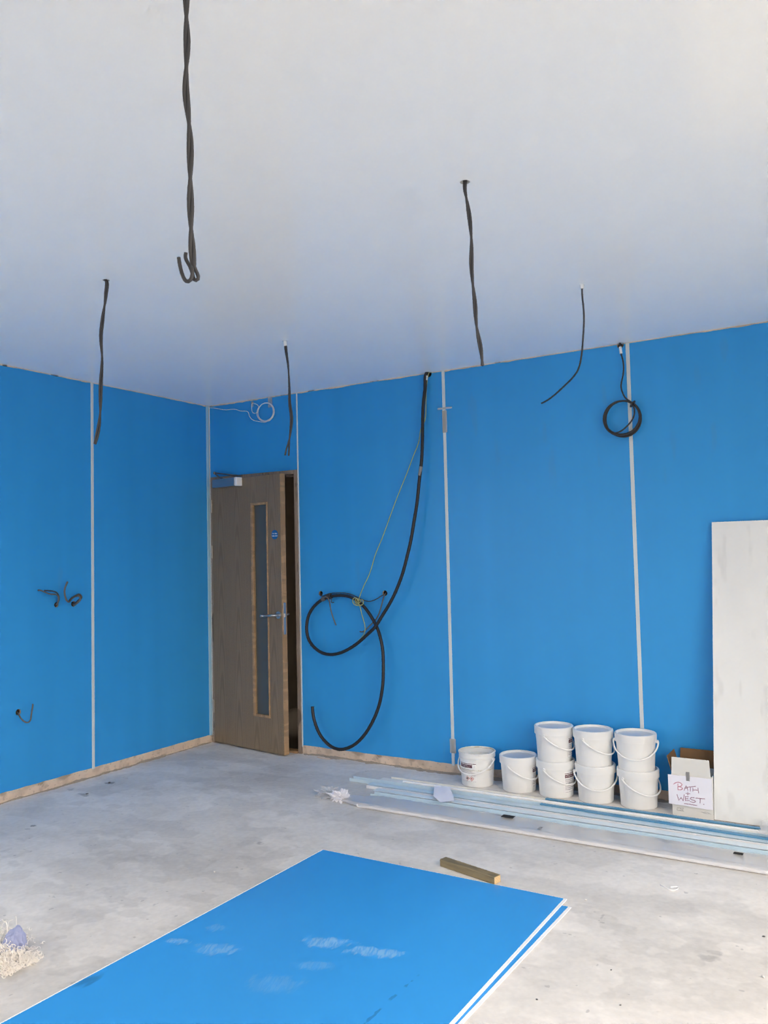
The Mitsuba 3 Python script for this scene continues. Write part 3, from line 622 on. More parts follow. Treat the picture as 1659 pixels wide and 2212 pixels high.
part(k, 'cable', tube(spline([(-0.04, -1.660, 0.51), (-0.005, -1.660, 0.508), (0.03, -1.6758, 0.499), (0.06, -1.6809, 0.4789), (0.075, -1.6703, 0.4619), (0.08, -1.6552, 0.455), (0.08, -1.6392, 0.46), (0.08, -1.6301, 0.4903), (0.08, -1.6231, 0.5267), (0.08, -1.6193, 0.5591)], .006), 0.0052, 10, 0.0042), 'm_grey_cable_light', smooth=True)

# ------------------------------------------------------------------ blue sheets lying on the floor
def flat_sheet(x0, x1, y0, y1, z, th, name, label, ang=0.0):
    k = thing(name, label, 'sheet', 'blue sheets on the floor')
    c = ((x0 + x1) / 2, (y0 + y1) / 2, 0)
    part(k, 'board', rot_z(bx(x0, x1, y0, y1, z, z + th, .0008), ang, c), 'm_white_plastic', label='white sheet edge')
    part(k, 'film', rot_z(bx(x0 + .008, x1 - .013, y0 + .004, y1 - .003, z + th - .0003, z + th + .0003), ang, c), 'm_sheet_film', label='blue protective film')
flat_sheet(2.145, 3.350, -4.08, -1.575, 0.001, 0.003, 'cladding_sheet', 'lower blue sheet on the floor, its edge showing along the right', -0.019)
flat_sheet(2.130, 3.336, -4.03, -1.528, 0.0045, 0.003, 'cladding_sheet', 'upper large blue sheet with scuff marks lying on the floor')

# ------------------------------------------------------------------ timber offcut
k = thing('timber_offcut', 'short square timber batten lying at the edge of the blue sheet', 'timber')
d = np.array([0.300, -0.078, 0]); d /= np.linalg.norm(d); q = np.array([-d[1], d[0], 0])
def oblong(a0, a1, b0, b1, z0, z1, bev):
    m = bx(a0, a1, b0, b1, z0, z1, bev); v = m.vertices.copy()
    m.vertices = np.array([2.715, -1.44, 0]) + v[:, :1] * d + v[:, 1:2] * q + v[:, 2:3] * np.array([0, 0, 1.]); return m
part(k, 'batten', oblong(0, 0.31, 0, 0.042, 0.001, 0.032, .002), 'm_timber')
part(k, 'end_grain', oblong(0.3095, 0.311, 0.0015, 0.0405, 0.0025, 0.0305, .0003), 'm_endgrain', label='freshly cut pale end')

# ------------------------------------------------------------------ buckets
VIEW = math.atan2(-4.66, 2.0)                       # direction from the buckets to the camera, about -67 degrees
def ring_patch(r0, r1, z0, z1, a0, a1, centre, push=0.0012, th=0.0006, n=14):
    """thin curved patch on the bucket's wall between two angles"""
    a = np.linspace(a0, a1, n)
    V = []
    for rr, z in ((r0 + push, z0), (r1 + push, z1), (r1 + push - th, z1), (r0 + push - th, z0)):
        V.append(np.stack([centre[0] + rr * np.cos(a), centre[1] + rr * np.sin(a), np.full(n, centre[2] + z)], 1))
    V = np.vstack(V); F = []; i = np.arange(n - 1)
    for r in range(4):
        o, q = r * n, ((r + 1) % 4) * n
        F += [np.stack([o + i, o + i + 1, q + i + 1], 1), np.stack([o + i, q + i + 1, q + i], 1)]
    m = trimesh.Trimesh(V, np.vstack(F), process=False); return m
RB0, RB1, ZC = 0.0955, 0.1050, 0.166
def rad(z): return RB0 + (RB1 - RB0) * min(z / ZC, 1)
def bucket(cx, cy, cz, label, hmid, lab=None, open_top=False, drop=0.082, group=None):
    k = thing('bucket', label, 'bucket', group)
    c = (cx, cy, cz)
    if open_top:
        prof = [(0, 0), (RB0 - .004, 0), (RB0, .004), (RB1, ZC), (.1105, ZC + .001), (.1115, ZC + .004), (.1115, ZC + .010), (.1105, ZC + .014), (.1105, .192), (.1135, .194), (.1140, .199), (.1115, .201), (.108, .199), (.1065, .19), (.102, .10), (.1, .095), (0, .095)]
        b = lathe(prof, 56, c)
        part(k, 'body', b, 'm_bucket', smooth=35)
        v = trimesh.creation.cylinder(.1022, .012, sections=48); v = v.subdivide().subdivide()
        nz = meshkit.fbm(v.vertices * 22, 3, seed=4); v.vertices[:, 2] += np.where(v.vertices[:, 2] > 0, (nz - .5) * .03, 0); v.apply_translation([cx, cy, cz + .105])
        part(k, 'compound', v, 'm_compound', smooth=40, label='dried cream compound in the bucket')
        ro = []
        for i in range(97):
            a = i / 96 * 2 * math.pi
            ro.append((cx + .1075 * math.cos(a), cy + .1075 * math.sin(a), cz + .1965 + .0035 * math.sin(a * 5) * math.sin(a * 3.3)))
        part(k, 'rim_residue', tube(ro, .0042 , 8), 'm_compound', smooth=True, label='crusty cream residue round the rim')
    else:
        prof = [(0, 0), (RB0 - .004, 0), (RB0, .004), (RB1, ZC - .006), (RB1, ZC), (.1085, ZC + .002), (.109, .185), (0, .185)]
        part(k, 'body', lathe(prof, 56, c), 'm_bucket', smooth=35)
        lid = [(.0975, .1930), (.1005, .1945), (.1020, .2040), (.1040, .2058), (.1080, .2055), (.1112, .2030), (.1125, .1985), (.1122, .1900), (.1116, ZC + .002), (.1124, ZC - .001), (.1122, ZC - .0045), (.1100, ZC - .005), (.109, ZC - .003), (.1095, .187), (.0975, .187), (.0975, .1930)]
        L = part(k, 'lid', lathe(lid, 56, c), 'm_bucket', smooth=35, label='white snap-on lid')
        part(L, 'top_panel', lathe([(0, .1925), (.085, .1925), (.0868, .1908), (.0885, .1925), (.0995, .1930), (.0995, .1880), (0, .1880)], 56, c), 'm_bucket_lid', smooth=35, label='greyish recessed lid panel')
    a = np.linspace(-math.pi / 2, math.pi / 2, 40)
    z = 0.160 - drop * np.cos(a) ** 0.85
    hr = np.array([rad(max(0, zz)) for zz in z]) + 0.0115 + 0.003 * np.abs(np.sin(a))
    hp = np.stack([cx + hr * np.cos(hmid + a), cy + hr * np.sin(hmid + a), cz + z], 1)
    part(k, 'handle', tube(hp, 0.0046, 10), 'm_handle', smooth=True, label='white plastic handle')
    for s in (-1, 1):
        e = trimesh.creation.cylinder(.009, .014, sections=20)
        nd = np.array([math.cos(hmid + s * math.pi / 2), math.sin(hmid + s * math.pi / 2), 0])
        e.apply_transform(trimesh.geometry.align_vectors([0, 0, 1], nd)); e.apply_translation(np.array([cx, cy, cz + .160]) + nd * .1135)
        part(k, 'handle_lug', e, 'm_bucket', smooth=40)
    if lab is not None:
        la, w = lab
        L = part(k, 'label', ring_patch(rad(.03), rad(.150), .03, .150, la - w, la + w, c, .0006), 'm_label_paper', label='printed white label')
        def bar(name, z0, z1, b0, b1, m):
            part(L, name, ring_patch(rad(z0), rad(z1), z0, z1, la - w + 2 * w * b0, la - w + 2 * w * b1, c, .0011), m)
        bar('rule', .1385, .1415, .03, .97, 'm_maroon')
        bar('title_block', .116, .134, .05, .78, 'm_maroon')
        bar('title_text', .1215, .1235, .10, .70, 'm_label_paper'); bar('title_text', .127, .1288, .10, .55, 'm_label_paper')
        zz = .106
        for i, e in enumerate((.9, .8, .9, .6, .85, .9, .7)):
            if open_top and zz < .075: break
            bar('text_line', zz - .0028, zz, .06, e, 'm_print_grey'); zz -= .0092
        bar('rule', .034, .0352, .03, .97, 'm_print_grey')
        if open_top:
            bar('rule', .071, .0722, .03, .97, 'm_print_grey')
            for i, f in enumerate((.50, .74)):
                ac = la - w + 2 * w * f
                def dia(h, hw, push, m, nm):
                    V = []
                    for da, dz in ((0, h), (hw, 0), (0, -h), (-hw, 0)):
                        r = rad(.053) + push
                        V.append((cx + r * math.cos(ac + da), cy + r * math.sin(ac + da), cz + .053 + dz))
                    V = np.array(V); n0 = np.array([math.cos(ac), math.sin(ac), 0]) * .0004
                    mm = trimesh.convex.convex_hull(np.vstack([V, V - n0])); part(L, nm, mm, m)
                dia(.014, .14, .0013, 'm_hazard_red', 'hazard_diamond')
                dia(.0105, .105, .0018, 'm_label_paper', 'hazard_diamond')
                dia(.006, .06, .0023, 'm_dark' if i == 0 else 'm_hazard_red', 'hazard_mark')
    return k
BY = -0.140
bucket(2.298, BY, 0.0, 'open white bucket with crusty compound round its rim, leftmost of the row', VIEW - 0.50, (VIEW - 0.62, 0.62), True)
bucket(2.568, BY, 0.0, 'lidded white bucket standing alone between the open bucket and the stacks', VIEW + 0.98, (VIEW + 1.32, 0.5))
bucket(2.797, BY, 0.0, 'white bucket at the bottom of the left stack, label facing front right', VIEW + 0.88, (VIEW + 0.90, 0.5))
bucket(2.793, BY, 0.191, 'white bucket on top of the left and tallest looking stack', VIEW + 1.0, (VIEW + 1.30, 0.5))
bucket(3.030, BY, 0.0, 'white bucket at the bottom of the middle stack, handle hanging in front', VIEW + 0.03)
bucket(3.024, BY, 0.191, 'white bucket on top of the middle stack, handle turned to the right', VIEW + 0.95)
bucket(3.268, BY, 0.0, 'white bucket at the bottom of the right stack, handle turned to the right', VIEW + 0.62)
bucket(3.262, BY, 0.191, 'white bucket on top of the right stack, handle hanging in front', VIEW - 0.22)

# ------------------------------------------------------------------ cardboard box with its sign
k = thing('cardboard_box', 'open white cardboard box between the buckets and the leaning board', 'box')
X0, X1, Y0, Y1, HB, CT = 3.464, 3.668, -0.222, -0.030, 0.216, 0.004
part(k, 'body', join([bx(X0, X1, Y0, Y0 + CT, 0, HB), bx(X0, X1, Y1 - CT, Y1, 0, HB), bx(X0, X0 + CT, Y0, Y1, 0, HB), bx(X1 - CT, X1, Y0, Y1, 0, HB), bx(X0, X1, Y0, Y1, 0, CT)]), 'm_card_white')
def flap(p0, p1, up, th=0.003):
    p0, p1, up = map(np.array, (p0, p1, up)); n = np.cross(p1 - p0, up); n = n / np.linalg.norm(n) * th
    i = 0.004 * (p1 - p0) / np.linalg.norm(p1 - p0)
    v = [p0 + i, p1 - i, p1 - 2 * i + up, p0 + 2 * i + up]
    return trimesh.convex.convex_hull(np.vstack([np.array(v) - n / 2, np.array(v) + n / 2]))
part(k, 'flap', flap((X0 - .003, Y0 + .002, HB), (X1 + .003 - .006, Y0 + .002, HB), (-.003, .012, .083)), 'm_card_white', label='white front flap standing up')
part(k, 'flap', flap((X0, Y1, HB), (X1, Y1, HB), (.002, .004, .094)), 'm_card_brown', label='brown inside of the back flap')
part(k, 'flap', flap((X0 + .002, Y0 + .006, HB), (X0 + .002, Y1, HB), (-.024, .0, .086)), 'm_card_brown', label='brown side flap')
def prism_lines(lines, w, th, f):
    """pen strokes: polylines in sheet coordinates buffered to a width and placed by f(u, v, depth)"""
    out = []
    for l in lines:
        for p in polys(LineString(l).buffer(w / 2, 4)):
            m = trimesh.creation.extrude_polygon(p, th, engine='earcut'); m.vertices = f(m.vertices); m.fix_normals(); out.append(m)
    return join(out)
def fbox(v): return np.stack([v[:, 0], Y0 - v[:, 2], v[:, 1]], 1)
part(k, 'stamp', prism_lines([[(3.487, .040), (3.52, .0405)], [(3.485, .034), (3.495, .033)], [(3.502, .036), (3.519, .031)], [(3.489, .026), (3.521, .025)], [(3.500, .030), (3.515, .0285)], [(3.488, .0315), (3.488, .026)]], .0022, .0004, fbox), 'm_stamp', label='small grey printed stamp')
th = np.linspace(0, 2 * math.pi, 24)
part(k, 'stamp', prism_lines([[(3.632 + .014 * math.cos(a), .032 + .0035 * math.sin(a)) for a in th], [(3.606, .0345), (3.619, .033)], [(3.646, .032), (3.653, .030)]], .0018, .0004, fbox), 'm_stamp', label='small oval printed mark')

k = thing('paper_sign', 'white paper sheet handwritten BATH + WEST taped to the cardboard box', 'sign')
nu, nv = 24, 14
U, V = np.meshgrid(np.linspace(0, 1, nu), np.linspace(0, 1, nv))
def sheet_pt(u, v, push=0.0):
    x = 3.4468 + 0.2195 * u + 0.002 * v
    z = 0.2093 - 0.1495 * v + 0.0030 * u * 0 - 0.013 * np.clip(u - 0.3, 0, 1) ** 1.5 * v * 1.0 + 0.010 * np.clip(u + v - 1.85, 0, 1) * 2
    y = -0.2245 - 0.006 * v - 0.009 * v ** 2 * (0.4 + 0.6 * np.sin(u * 3.3)) - 0.010 * np.clip(u + v - 1.7, 0, 1) - push
    return np.stack([x, y, z], -1)
def grid_faces(nu, nv):
    i, j = np.meshgrid(np.arange(nu - 1), np.arange(nv - 1)); o = (j * nu + i).ravel()
    return np.vstack([np.stack([o, o + nu, o + nu + 1], 1), np.stack([o, o + nu + 1, o + 1], 1)])
f1 = sheet_pt(U, V).reshape(-1, 3); f0 = sheet_pt(U, V, -0.0004).reshape(-1, 3); gf = grid_faces(nu, nv)
part(k, 'sheet', trimesh.Trimesh(np.vstack([f1, f0]), np.vstack([gf, gf[:, ::-1] + len(f1)]), process=False), 'm_paper', smooth=False)
def ptok(x, y):                                     # drawing coordinates on the sheet (units of its scan) to sheet u, v
    u = (x - 265 - (y - 620) * .034) / 1125; v = (y - 620 - (x - 265) * .055) / 735; return (u, v)
def fsheet(v):
    return sheet_pt(v[:, 0], v[:, 1] / .66, 0.0006 + v[:, 2])
def pen(name, lines, w, m, label):
    ls = [[(ptok(*q)[0], ptok(*q)[1] * .66) for q in spline2(l)] for l in lines]
    part(k, name, prism_lines(ls, w, .0003, fsheet), m, label=label)
def spline2(l):
    if len(l) < 3:
        return [tuple(np.array(l[0]) * (1 - t) + np.array(l[1]) * t) for t in np.linspace(0, 1, 6)]
    p = np.array(l, float); s = np.r_[0, np.cumsum(np.linalg.norm(np.diff(p, axis=0), axis=1))]
    return [tuple(q) for q in np.stack([np.interp(np.linspace(0, s[-1], 26), s, p[:, i]) for i in (0, 1)], 1)]
pen('lettering', [[(530, 855), (530, 995)], [(420, 860), (470, 825), (540, 806), (600, 822), (640, 862), (615, 900), (545, 918)], [(545, 918), (620, 930), (655, 962), (600, 1000), (530, 995)]], .018, 'm_ink_red', 'red handwritten letter B')
pen('lettering', [[(690, 1000), (745, 880), (790, 1000)], [(700, 948), (785, 940)], [(770, 918), (985, 884)], [(850, 905), (850, 1005)], [(915, 930), (915, 1005)], [(915, 975), (1050, 970)], [(1045, 922), (1060, 1035)],
                  [(735, 1075), (838, 1075)], [(786, 1045), (786, 1110)],
                  [(505, 1120), (555, 1258), (612, 1185), (668, 1262), (692, 1110)], [(722, 1155), (722, 1250)], [(722, 1155), (800, 1148)], [(722, 1205), (790, 1198)], [(722, 1250), (825, 1243)],
                  [(950, 1163), (880, 1162), (840, 1190), (880, 1213), (955, 1224), (988, 1252), (930, 1280), (850, 1264)], [(990, 1165), (1210, 1163)], [(1100, 1165), (1096, 1275)], [(700, 1325), (860, 1330), (1015, 1342)], [(1185, 1296), (1196, 1296)]], .015, 'm_ink', 'dark red handwritten letters ATH + WEST, underlined')
part(k, 'tape', bx(3.540, 3.557, -0.2275, -0.2262, 0.186, 0.232, .0004), 'm_grey_tape', label='short dark tape at the top edge')

# ------------------------------------------------------------------ white board leaning on the wall
k = thing('leaning_board', 'white board leaning against the blue wall at the right', 'board')
bl, tl = np.array([3.670, -0.222, 0.004]), np.array([3.688, -0.032, 1.540])
br, tr = bl + np.array([1.20, -0.02, 0.0]), tl + np.array([1.20, 0.0, 0.0])
nrm = np.cross(br - bl, tl - bl); nrm = nrm / np.linalg.norm(nrm) * 0.016
part(k, 'sheet', trimesh.convex.convex_hull(np.array([bl, br, tl, tr, bl - nrm, br - nrm, tl - nrm, tr - nrm])), 'm_board')

# ------------------------------------------------------------------ bundle of trim strips on the floor
def hsec(w, h=0.008, rib=1.0):
    """edge-trim section: two flanges joined by a web, open slots at both sides"""
    a = w / 2; b = w * rib / 2
    return Polygon([(-a, 0), (a, 0), (a, .0022), (b * .1, .0022), (b * .1, h - .0022), (b, h - .0022), (b, h), (-b, h), (-b, h - .0022), (-b * .1, h - .0022), (-b * .1, .0022), (-a, .0022)])
def usec(w, h=0.012):
    a = w / 2
    return Polygon([(-a, 0), (a, 0), (a, h), (a - .0022, h), (a - .0022, .0022), (-a + .0022, .0022), (-a + .0022, h), (-a, h)])
def flat(w, h=0.004): return sbox(-w / 2, 0, w / 2, h)
def strip(x0, x1, y, w, z, m, label, sec=hsec, h=None, y1=None):
    p = sec(w, h) if h else sec(w)
    e = trimesh.creation.extrude_polygon(p, x1 - x0, engine='earcut'); v = e.vertices.copy()
    t = v[:, 2] / (x1 - x0)
    e.vertices = np.stack([x0 + v[:, 2], y + ((y1 if y1 is not None else y) - y) * t + v[:, 0], z + v[:, 1]], 1); e.fix_normals()
    single('trim_strip', e, m, label, 'trim', group='loose trim strips')
XE = 4.75
strip(1.775, XE, -0.308, 0.040, 0.001, 'm_cream_strip', 'off-white trim strip nearest the buckets', usec, .013)
strip(2.795, XE, -0.305, 0.026, 0.0142, 'm_mid_blue', 'mid blue trim strip lying on the off-white strip nearest the buckets', flat, .006)
strip(1.745, XE, -0.362, 0.056, 0.001, 'm_cream_strip', 'wide off-white trim strip, second from the buckets', hsec, .016)
strip(1.90, XE, -0.357, 0.014, 0.0172, 'm_white_plastic', 'thin white trim strip lying on the second off-white strip', flat, .005)
strip(1.565, XE, -0.426, 0.050, 0.001, 'm_pale_blue', 'pale blue trim strip reaching furthest to the left', usec, .020)
strip(2.812, XE, -0.433, 0.026, 0.0212, 'm_mid_blue', 'mid blue trim strip lying on the longest pale blue strip', flat, .006, -0.490)
strip(1.742, XE, -0.488, 0.050, 0.001, 'm_pale_blue', 'pale blue trim strip in the middle of the bundle', hsec, .019)
strip(1.745, XE, -0.529, 0.012, 0.001, 'm_white_plastic', 'narrow white trim strip beside the middle pale blue strip', flat, .016)
strip(1.865, XE, -0.556, 0.020, 0.001, 'm_cream_strip', 'narrow cream trim strip near the plastic sleeve', flat, .017)
strip(1.852, XE, -0.602, 0.050, 0.001, 'm_paler_blue', 'very pale blue ribbed trim strip beside the plastic sleeve', hsec, .024)
strip(1.870, XE, -0.664, 0.050, 0.001, 'm_pale_blue', 'pale blue ribbed trim strip against the back edge of the plastic sleeve', usec, .022)
strip(2.05, XE, -0.735, 0.046, 0.002, 'm_cream_strip', 'off-white trim strip inside the plastic sleeve, next to its back edge', usec, .014)
strip(2.02, XE, -0.800, 0.048, 0.002, 'm_white_plastic', 'white trim strip inside the middle of the plastic sleeve', hsec, .014)
strip(1.90, XE, -0.860, 0.034, 0.002, 'm_white_plastic', 'white trim strip inside the front fold of the plastic sleeve', usec, .016)

# clear sleeve around the front strips
k = thing('plastic_sleeve', 'long clear plastic sleeve wrapped round white trims on the floor', 'packaging')
na, nb = 420, 34
A = np.linspace(0, 1, na); xs = 1.66 + (XE - 1.66) * A
rows = []
for i, x in enumerate(xs):
    g = min(1.0, (x - 1.66) / 0.35); g = g * g * (3 - 2 * g)
    yb, yf = -0.775 + (-0.690 + 0.775) * g, -0.825 + (-0.892 + 0.825) * g
    ang = np.linspace(0, 2 * math.pi, nb, endpoint=False)
    c, s = np.cos(ang), np.sin(ang)
    hh = 0.020 + 0.006 * g
    yy = (yb + yf) / 2 + (yb - yf) / 2 * np.sign(c) * np.abs(c) ** 0.55
    zz = hh / 2 + hh / 2 * np.sign(s) * np.abs(s) ** 0.55
    pts = np.stack([np.full(nb, x), yy, zz], 1)
    w = meshkit.fbm(np.stack([pts[:, 0] * 5, pts[:, 1] * 30, pts[:, 2] * 20], 1), 3, seed=2) - .5
    w2 = meshkit.noise(np.stack([pts[:, 0] * 28 + pts[:, 1] * 40, pts[:, 1] * 60, pts[:, 2] * 10], 1), 6) - .5
    up = (s > 0.1)
    pts[:, 2] += np.where(up, 0.012 * np.abs(w) + 0.004 * w2, 0.0)
    pts[:, 1] += 0.010 * w * (np.abs(c) > .8)
    pts[:, 2] = np.maximum(pts[:, 2], 0.0006 + 0.007 * np.clip((yb - pts[:, 1]) / (yb - yf) - .75, 0, .25) * 4)
    rows.append(pts)
V = np.vstack(rows); F = []
kk = np.arange(nb); k1 = (kk + 1) % nb
for i in range(na - 1):
    o, q = i * nb, (i + 1) * nb
    F += [np.stack([o + kk, o + k1, q + k1], 1), np.stack([o + kk, q + k1, q + kk], 1)]
part(k, 'film', trimesh.Trimesh(V, np.vstack(F), process=False), 'm_film_wrap', smooth=True, label='clear wrinkled film')
def crumple(c, r, seed, flatz=0.5, sub=4, amp=0.5):
    m = trimesh.creation.icosphere(subdivisions=sub)
    v = m.vertices.copy()
    n = np.abs(meshkit.noise(v * 2.3 + seed, seed) - .5) * 2 + .5 * np.abs(meshkit.noise(v * 5 + seed, seed + 1) - .5) * 2 + .25 * np.abs(meshkit.noise(v * 11, seed + 2) - .5) * 2
    v *= (1 - amp * .5 + amp * n[:, None] * .75)
    v *= np.array(r); v[:, 2] = np.maximum(v[:, 2] * flatz, -np.array(r)[2] * .3)
    v[:, 2] -= v[:, 2].min()
    m.vertices = v + np.array(c)
    return m
part(k, 'knotted_end', crumple((1.745, -0.812, 0.0005), (0.068, 0.044, 0.060), 3, .6, 5, 1.0), 'm_film_thick', label='crumpled white end of the sleeve')
part(k, 'twisted_tail', crumple((1.640, -0.775, 0.0005), (0.075, 0.060, 0.055), 9, .6, 5, 1.0), 'm_film_wrap', label='loose twisted tail of clear film')
part(k, 'tape', bx(2.72, 2.785, -0.765, -0.725, 0.033, 0.0350, .0006), 'm_grey_tape_dark' if False else 'm_dark', label='dark tape patch on the sleeve')
part(k, 'tape', bx(3.845, 3.885, -0.775, -0.750, 0.033, 0.0350, .0006), 'm_dark', label='small dark tape patch on the sleeve')
part(k, 'tape', bx(2.955, 2.970, -0.86, -0.82, 0.033, 0.0345, .0004), 'm_grey_tape', label='thin grey tape patch on the sleeve')

# paper tag on the strips
k = thing('paper_scrap', 'folded white paper sheet lying on the trim strips', 'paper')
pq = np.array([[2.140, -0.405, 0.030], [2.235, -0.392, 0.032], [2.345, -0.560, 0.036], [2.380, -0.625, 0.034], [2.335, -0.700, 0.038], [2.245, -0.615, 0.040]])
c0 = pq.mean(0) + [0, 0, .006]
vv = np.vstack([pq, c0]); ff = np.array([[i, (i + 1) % 6, 6] for i in range(6)])
pm = trimesh.Trimesh(np.vstack([vv, vv - [0, 0, .0005]]), np.vstack([ff, ff[:, ::-1] + 7]), process=False)
part(k, 'sheet', pm, 'm_paper')
k = thing('plastic_sheet', 'scrap of thin clear plastic over the trims at the foot of the leaning board', 'packaging')
nx, ny = 40, 30
U, V2 = np.meshgrid(np.linspace(3.90, 4.45, nx), np.linspace(-0.47, -0.27, ny))
Z = 0.034 + 0.03 * meshkit.fbm(np.stack([U * 9, V2 * 14, U * 0], -1), 3, seed=12) - .008
edge = 0.014 * meshkit.noise(np.stack([V2 * 40, U * 0, U * 0], -1), 3)
part(k, 'film', trimesh.Trimesh(np.stack([U + edge, V2, Z], -1).reshape(-1, 3), grid_faces(nx, ny), process=False), 'm_film_wrap', smooth=True)

# ------------------------------------------------------------------ pile of white shavings with a glove
rs = np.random.default_rng(11)
sh = []
for i in range(900):
    u = rs.random()
    cxp = 1.42 + 0.47 * rs.random(); off = rs.normal(0, 0.055)
    cyp = -2.93 - 0.10 * (cxp - 1.62) * 0 + off + 0.06 * (1.75 - cxp)
    if cxp > 1.80 and abs(off) > 0.09: continue
    base = max(0.0, 0.045 * math.exp(-(off / 0.06) ** 2) * math.exp(-((cxp - 1.68) / 0.16) ** 2))
    z = base * rs.random() + 0.003
    n = 10
    dirv = rs.normal(size=3) * [1, 1, .45]; dirv /= np.linalg.norm(dirv)
    l = 0.016 + 0.034 * rs.random()
    t = np.linspace(-.5, .5, n)
    q = np.cross(dirv, rs.normal(size=3)); q /= np.linalg.norm(q)
    q2 = np.cross(dirv, q); cr = .0025 + .004 * rs.random(); ph = rs.random() * 6.3; w = 9 + 5 * rs.random()
    pts = np.array([cxp, cyp, z]) + t[:, None] * l * dirv + cr * (np.cos(t * w + ph)[:, None] * q + np.sin(t * w + ph)[:, None] * q2)
    pts[:, 2] = np.maximum(pts[:, 2] + .004, .0018)
    sh.append(tube(pts, .0013, 4, .0008))
for l in ([(1.60, -2.86, .02), (1.615, -2.85, .055), (1.635, -2.85, .07), (1.66, -2.86, .05), (1.672, -2.875, .02)], [(1.69, -2.85, .05), (1.685, -2.84, .08), (1.678, -2.838, .095)]):
    sh.append(tube(spline(l, .004), .0022, 5, .0012))
single('plastic_shavings', join(sh), 'm_shaving', 'pile of curly white shavings on the floor at the lower left', 'shavings', kind='stuff')

def glove():
    """limp glove heaped up: a draped cuff with deep folds, finger ends spilling out below"""
    o = np.array([1.722, -2.880, 0.006])
    nt, nh = 120, 26
    th = np.linspace(0, 2 * np.pi, nt, endpoint=False)
    V = []
    for j in range(nh):
        t = j / (nh - 1)
        fold = 0.6 * np.abs(np.sin(2.5 * th + 0.8 + 0.9 * np.sin(th))) ** 0.6 + 0.5 * np.abs(np.sin(3.5 * th + 2.1 + 1.5 * t + 1.2 * np.sin(2 * th))) - 0.6
        r = 0.016 + 0.024 * t ** 0.7 + 0.013 * fold * (0.3 + t) ** 0.9
        q = np.stack([np.cos(th), np.sin(th), np.full(nt, t)], 1)
        r = r + 0.020 * (meshkit.fbm(q * 2.6, 3, seed=8) - .5)
        z = 0.064 * (1 - t ** 1.35) + 0.018 * (meshkit.fbm(q * 3.1 + 5, 3, seed=9) - .5) + 0.012 * np.cos(th - 1.2) * (1 - t)
        V.append(np.stack([o[0] + 1.12 * r * np.cos(th) + 0.006 * (1 - t), o[1] + 0.95 * r * np.sin(th), o[2] + z], 1))
    top = V[0].mean(0) - [0, 0, .004]
    V = np.vstack(V + [top[None]]); F = []
    k = np.arange(nt); k1 = (k + 1) % nt
    for j in range(nh - 1):
        a0, b0 = j * nt, (j + 1) * nt
        F += [np.stack([a0 + k, b0 + k, b0 + k1], 1), np.stack([a0 + k, b0 + k1, a0 + k1], 1)]
    F.append(np.stack([k, k1, np.full(nt, len(V) - 1)], 1))
    ms = [trimesh.Trimesh(V, np.vstack(F), process=False)]
    for dx, dy, ex, ey, h in ((.020, -.024, .052, -.036, .012), (.004, -.030, .012, -.058, .010), (-.018, -.026, -.030, -.050, .011), (.030, -.008, .058, -.010, .014)):
        p = spline([o + [dx * .6, dy * .6, .022], o + [dx, dy, .018], o + [(dx + ex) / 2, (dy + ey) / 2, h + .004], o + [ex, ey, h - .004]], .004)
        rr = np.linspace(.0095, .0065, len(p)); rr[-1] = .003
        ms.append(tube(p, rr, 10, rr * .7, twist=14))
    return join(ms)
single('glove', glove(), 'm_glove', 'crumpled lavender blue disposable glove on the pile of shavings', 'glove', smooth=60)

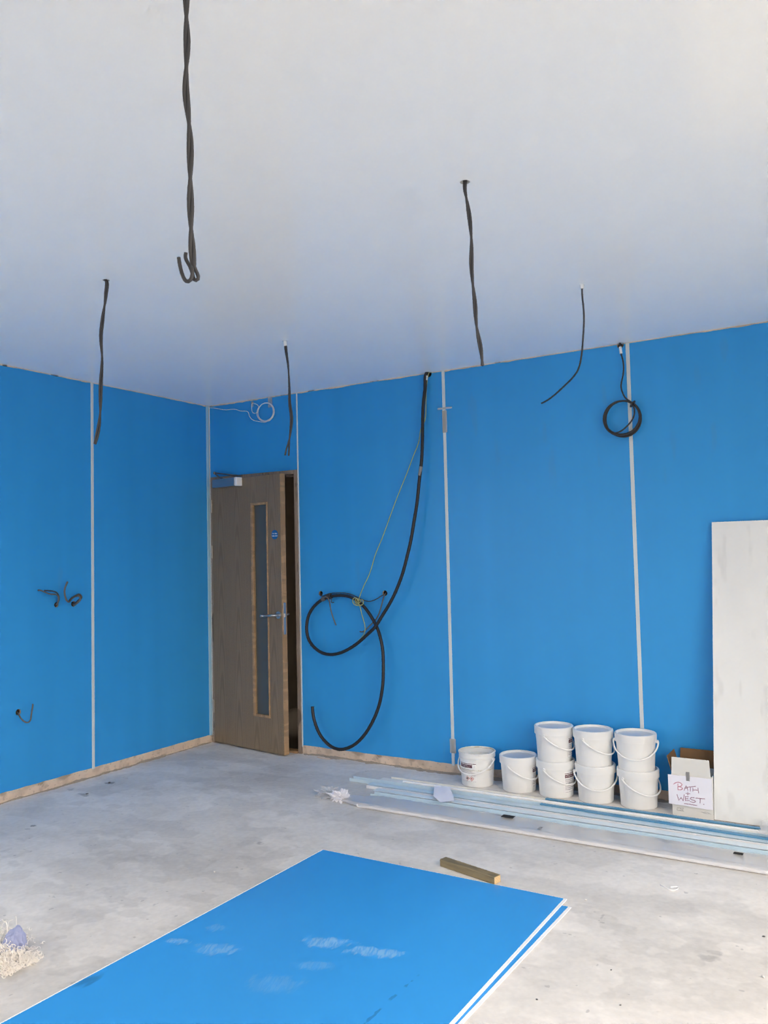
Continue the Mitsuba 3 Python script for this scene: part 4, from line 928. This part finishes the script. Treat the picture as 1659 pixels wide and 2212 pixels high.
# ------------------------------------------------------------------ small debris on the floor
def crumb(c, r, seed, fl=.6):
    m = trimesh.creation.icosphere(subdivisions=2); v = m.vertices.copy()
    v *= (.7 + .6 * meshkit.noise(v * 1.7 + seed * 3.1, seed))[:, None]
    v *= np.array([r, r * (.6 + .3 * (seed % 3) / 2), r * fl]); a = seed * 1.3
    v[:, :2] = v[:, :2] @ np.array([[math.cos(a), -math.sin(a)], [math.sin(a), math.cos(a)]])
    v[:, 2] -= v[:, 2].min(); m.vertices = v + np.array([c[0], c[1], 0.0]); return m
PALE = [((1.859, -1.976, .006), 'pale crumb on the bare floor left of the far corner of the blue sheet'),
        ((3.399, -1.489, .005), 'pale crumb at the right far corner of the blue sheets'),
        ((4.088, -1.805, .006), 'pale crumb at the right edge of the photo, low down on the bare floor'),
        ((1.208, -2.080, .003), 'pale crumb on the floor out from the left wall joint'),
        ((1.600, -1.100, .003), 'pale crumb on the floor in front of the crumpled sleeve end'),
        ((2.050, -1.100, .003), 'pale crumb between the plastic sleeve and the blue sheet corner'),
        ((1.050, -1.350, .003), 'pale crumb on the floor straight out from the door')]
for i, (c, l) in enumerate(PALE):
    single('plaster_crumb', crumb(c[:2], c[2], i + 1), 'm_crumb', l, 'crumb', smooth=True)
DARKS = [((3.732, -2.192, .0035), 'dark speck nearest the bottom of the photo on the right floor'),
         ((3.497, -2.285, .0035), 'dark speck on the floor close beside the right edge of the blue sheets'),
         ((3.646, -1.992, .003), 'dark speck on the bare floor in the middle between blue sheets and photo edge'),
         ((4.054, -1.496, .005), 'dark speck by the right photo edge, above the pale crumb'),
         ((0.223, -1.173, .010), 'dark lump in a stain on the floor near the left wall joint'),
         ((0.300, -1.405, .008), 'dark lump in the floor stain further left along the left wall')]
for i, (c, l) in enumerate(DARKS):
    single('grit_speck', crumb(c[:2], c[2], i + 21, .4), 'm_crumb_dark', l, 'grit', smooth=True)
pf = trimesh.convex.convex_hull(np.array([[1.02, -.050, .001], [1.12, -.066, .001], [1.145, -.048, .001], [1.06, -.030, .001], [1.03, -.045, .008], [1.10, -.055, .009], [1.13, -.046, .007]]))
single('plaster_flake', pf, 'm_plaster', 'flat flake of plaster lying under the black cable loop', 'flake')
kx = single('paper_curl', tube(spline([(3.625, -1.205, .003), (3.65, -1.228, .007), (3.685, -1.232, .003), (3.70, -1.215, .008), (3.668, -1.21, .004)], .004), .0035, 5, .001), 'm_white_plastic', 'thin white plastic curl on the bare floor right of the timber batten', 'scrap', smooth=True)
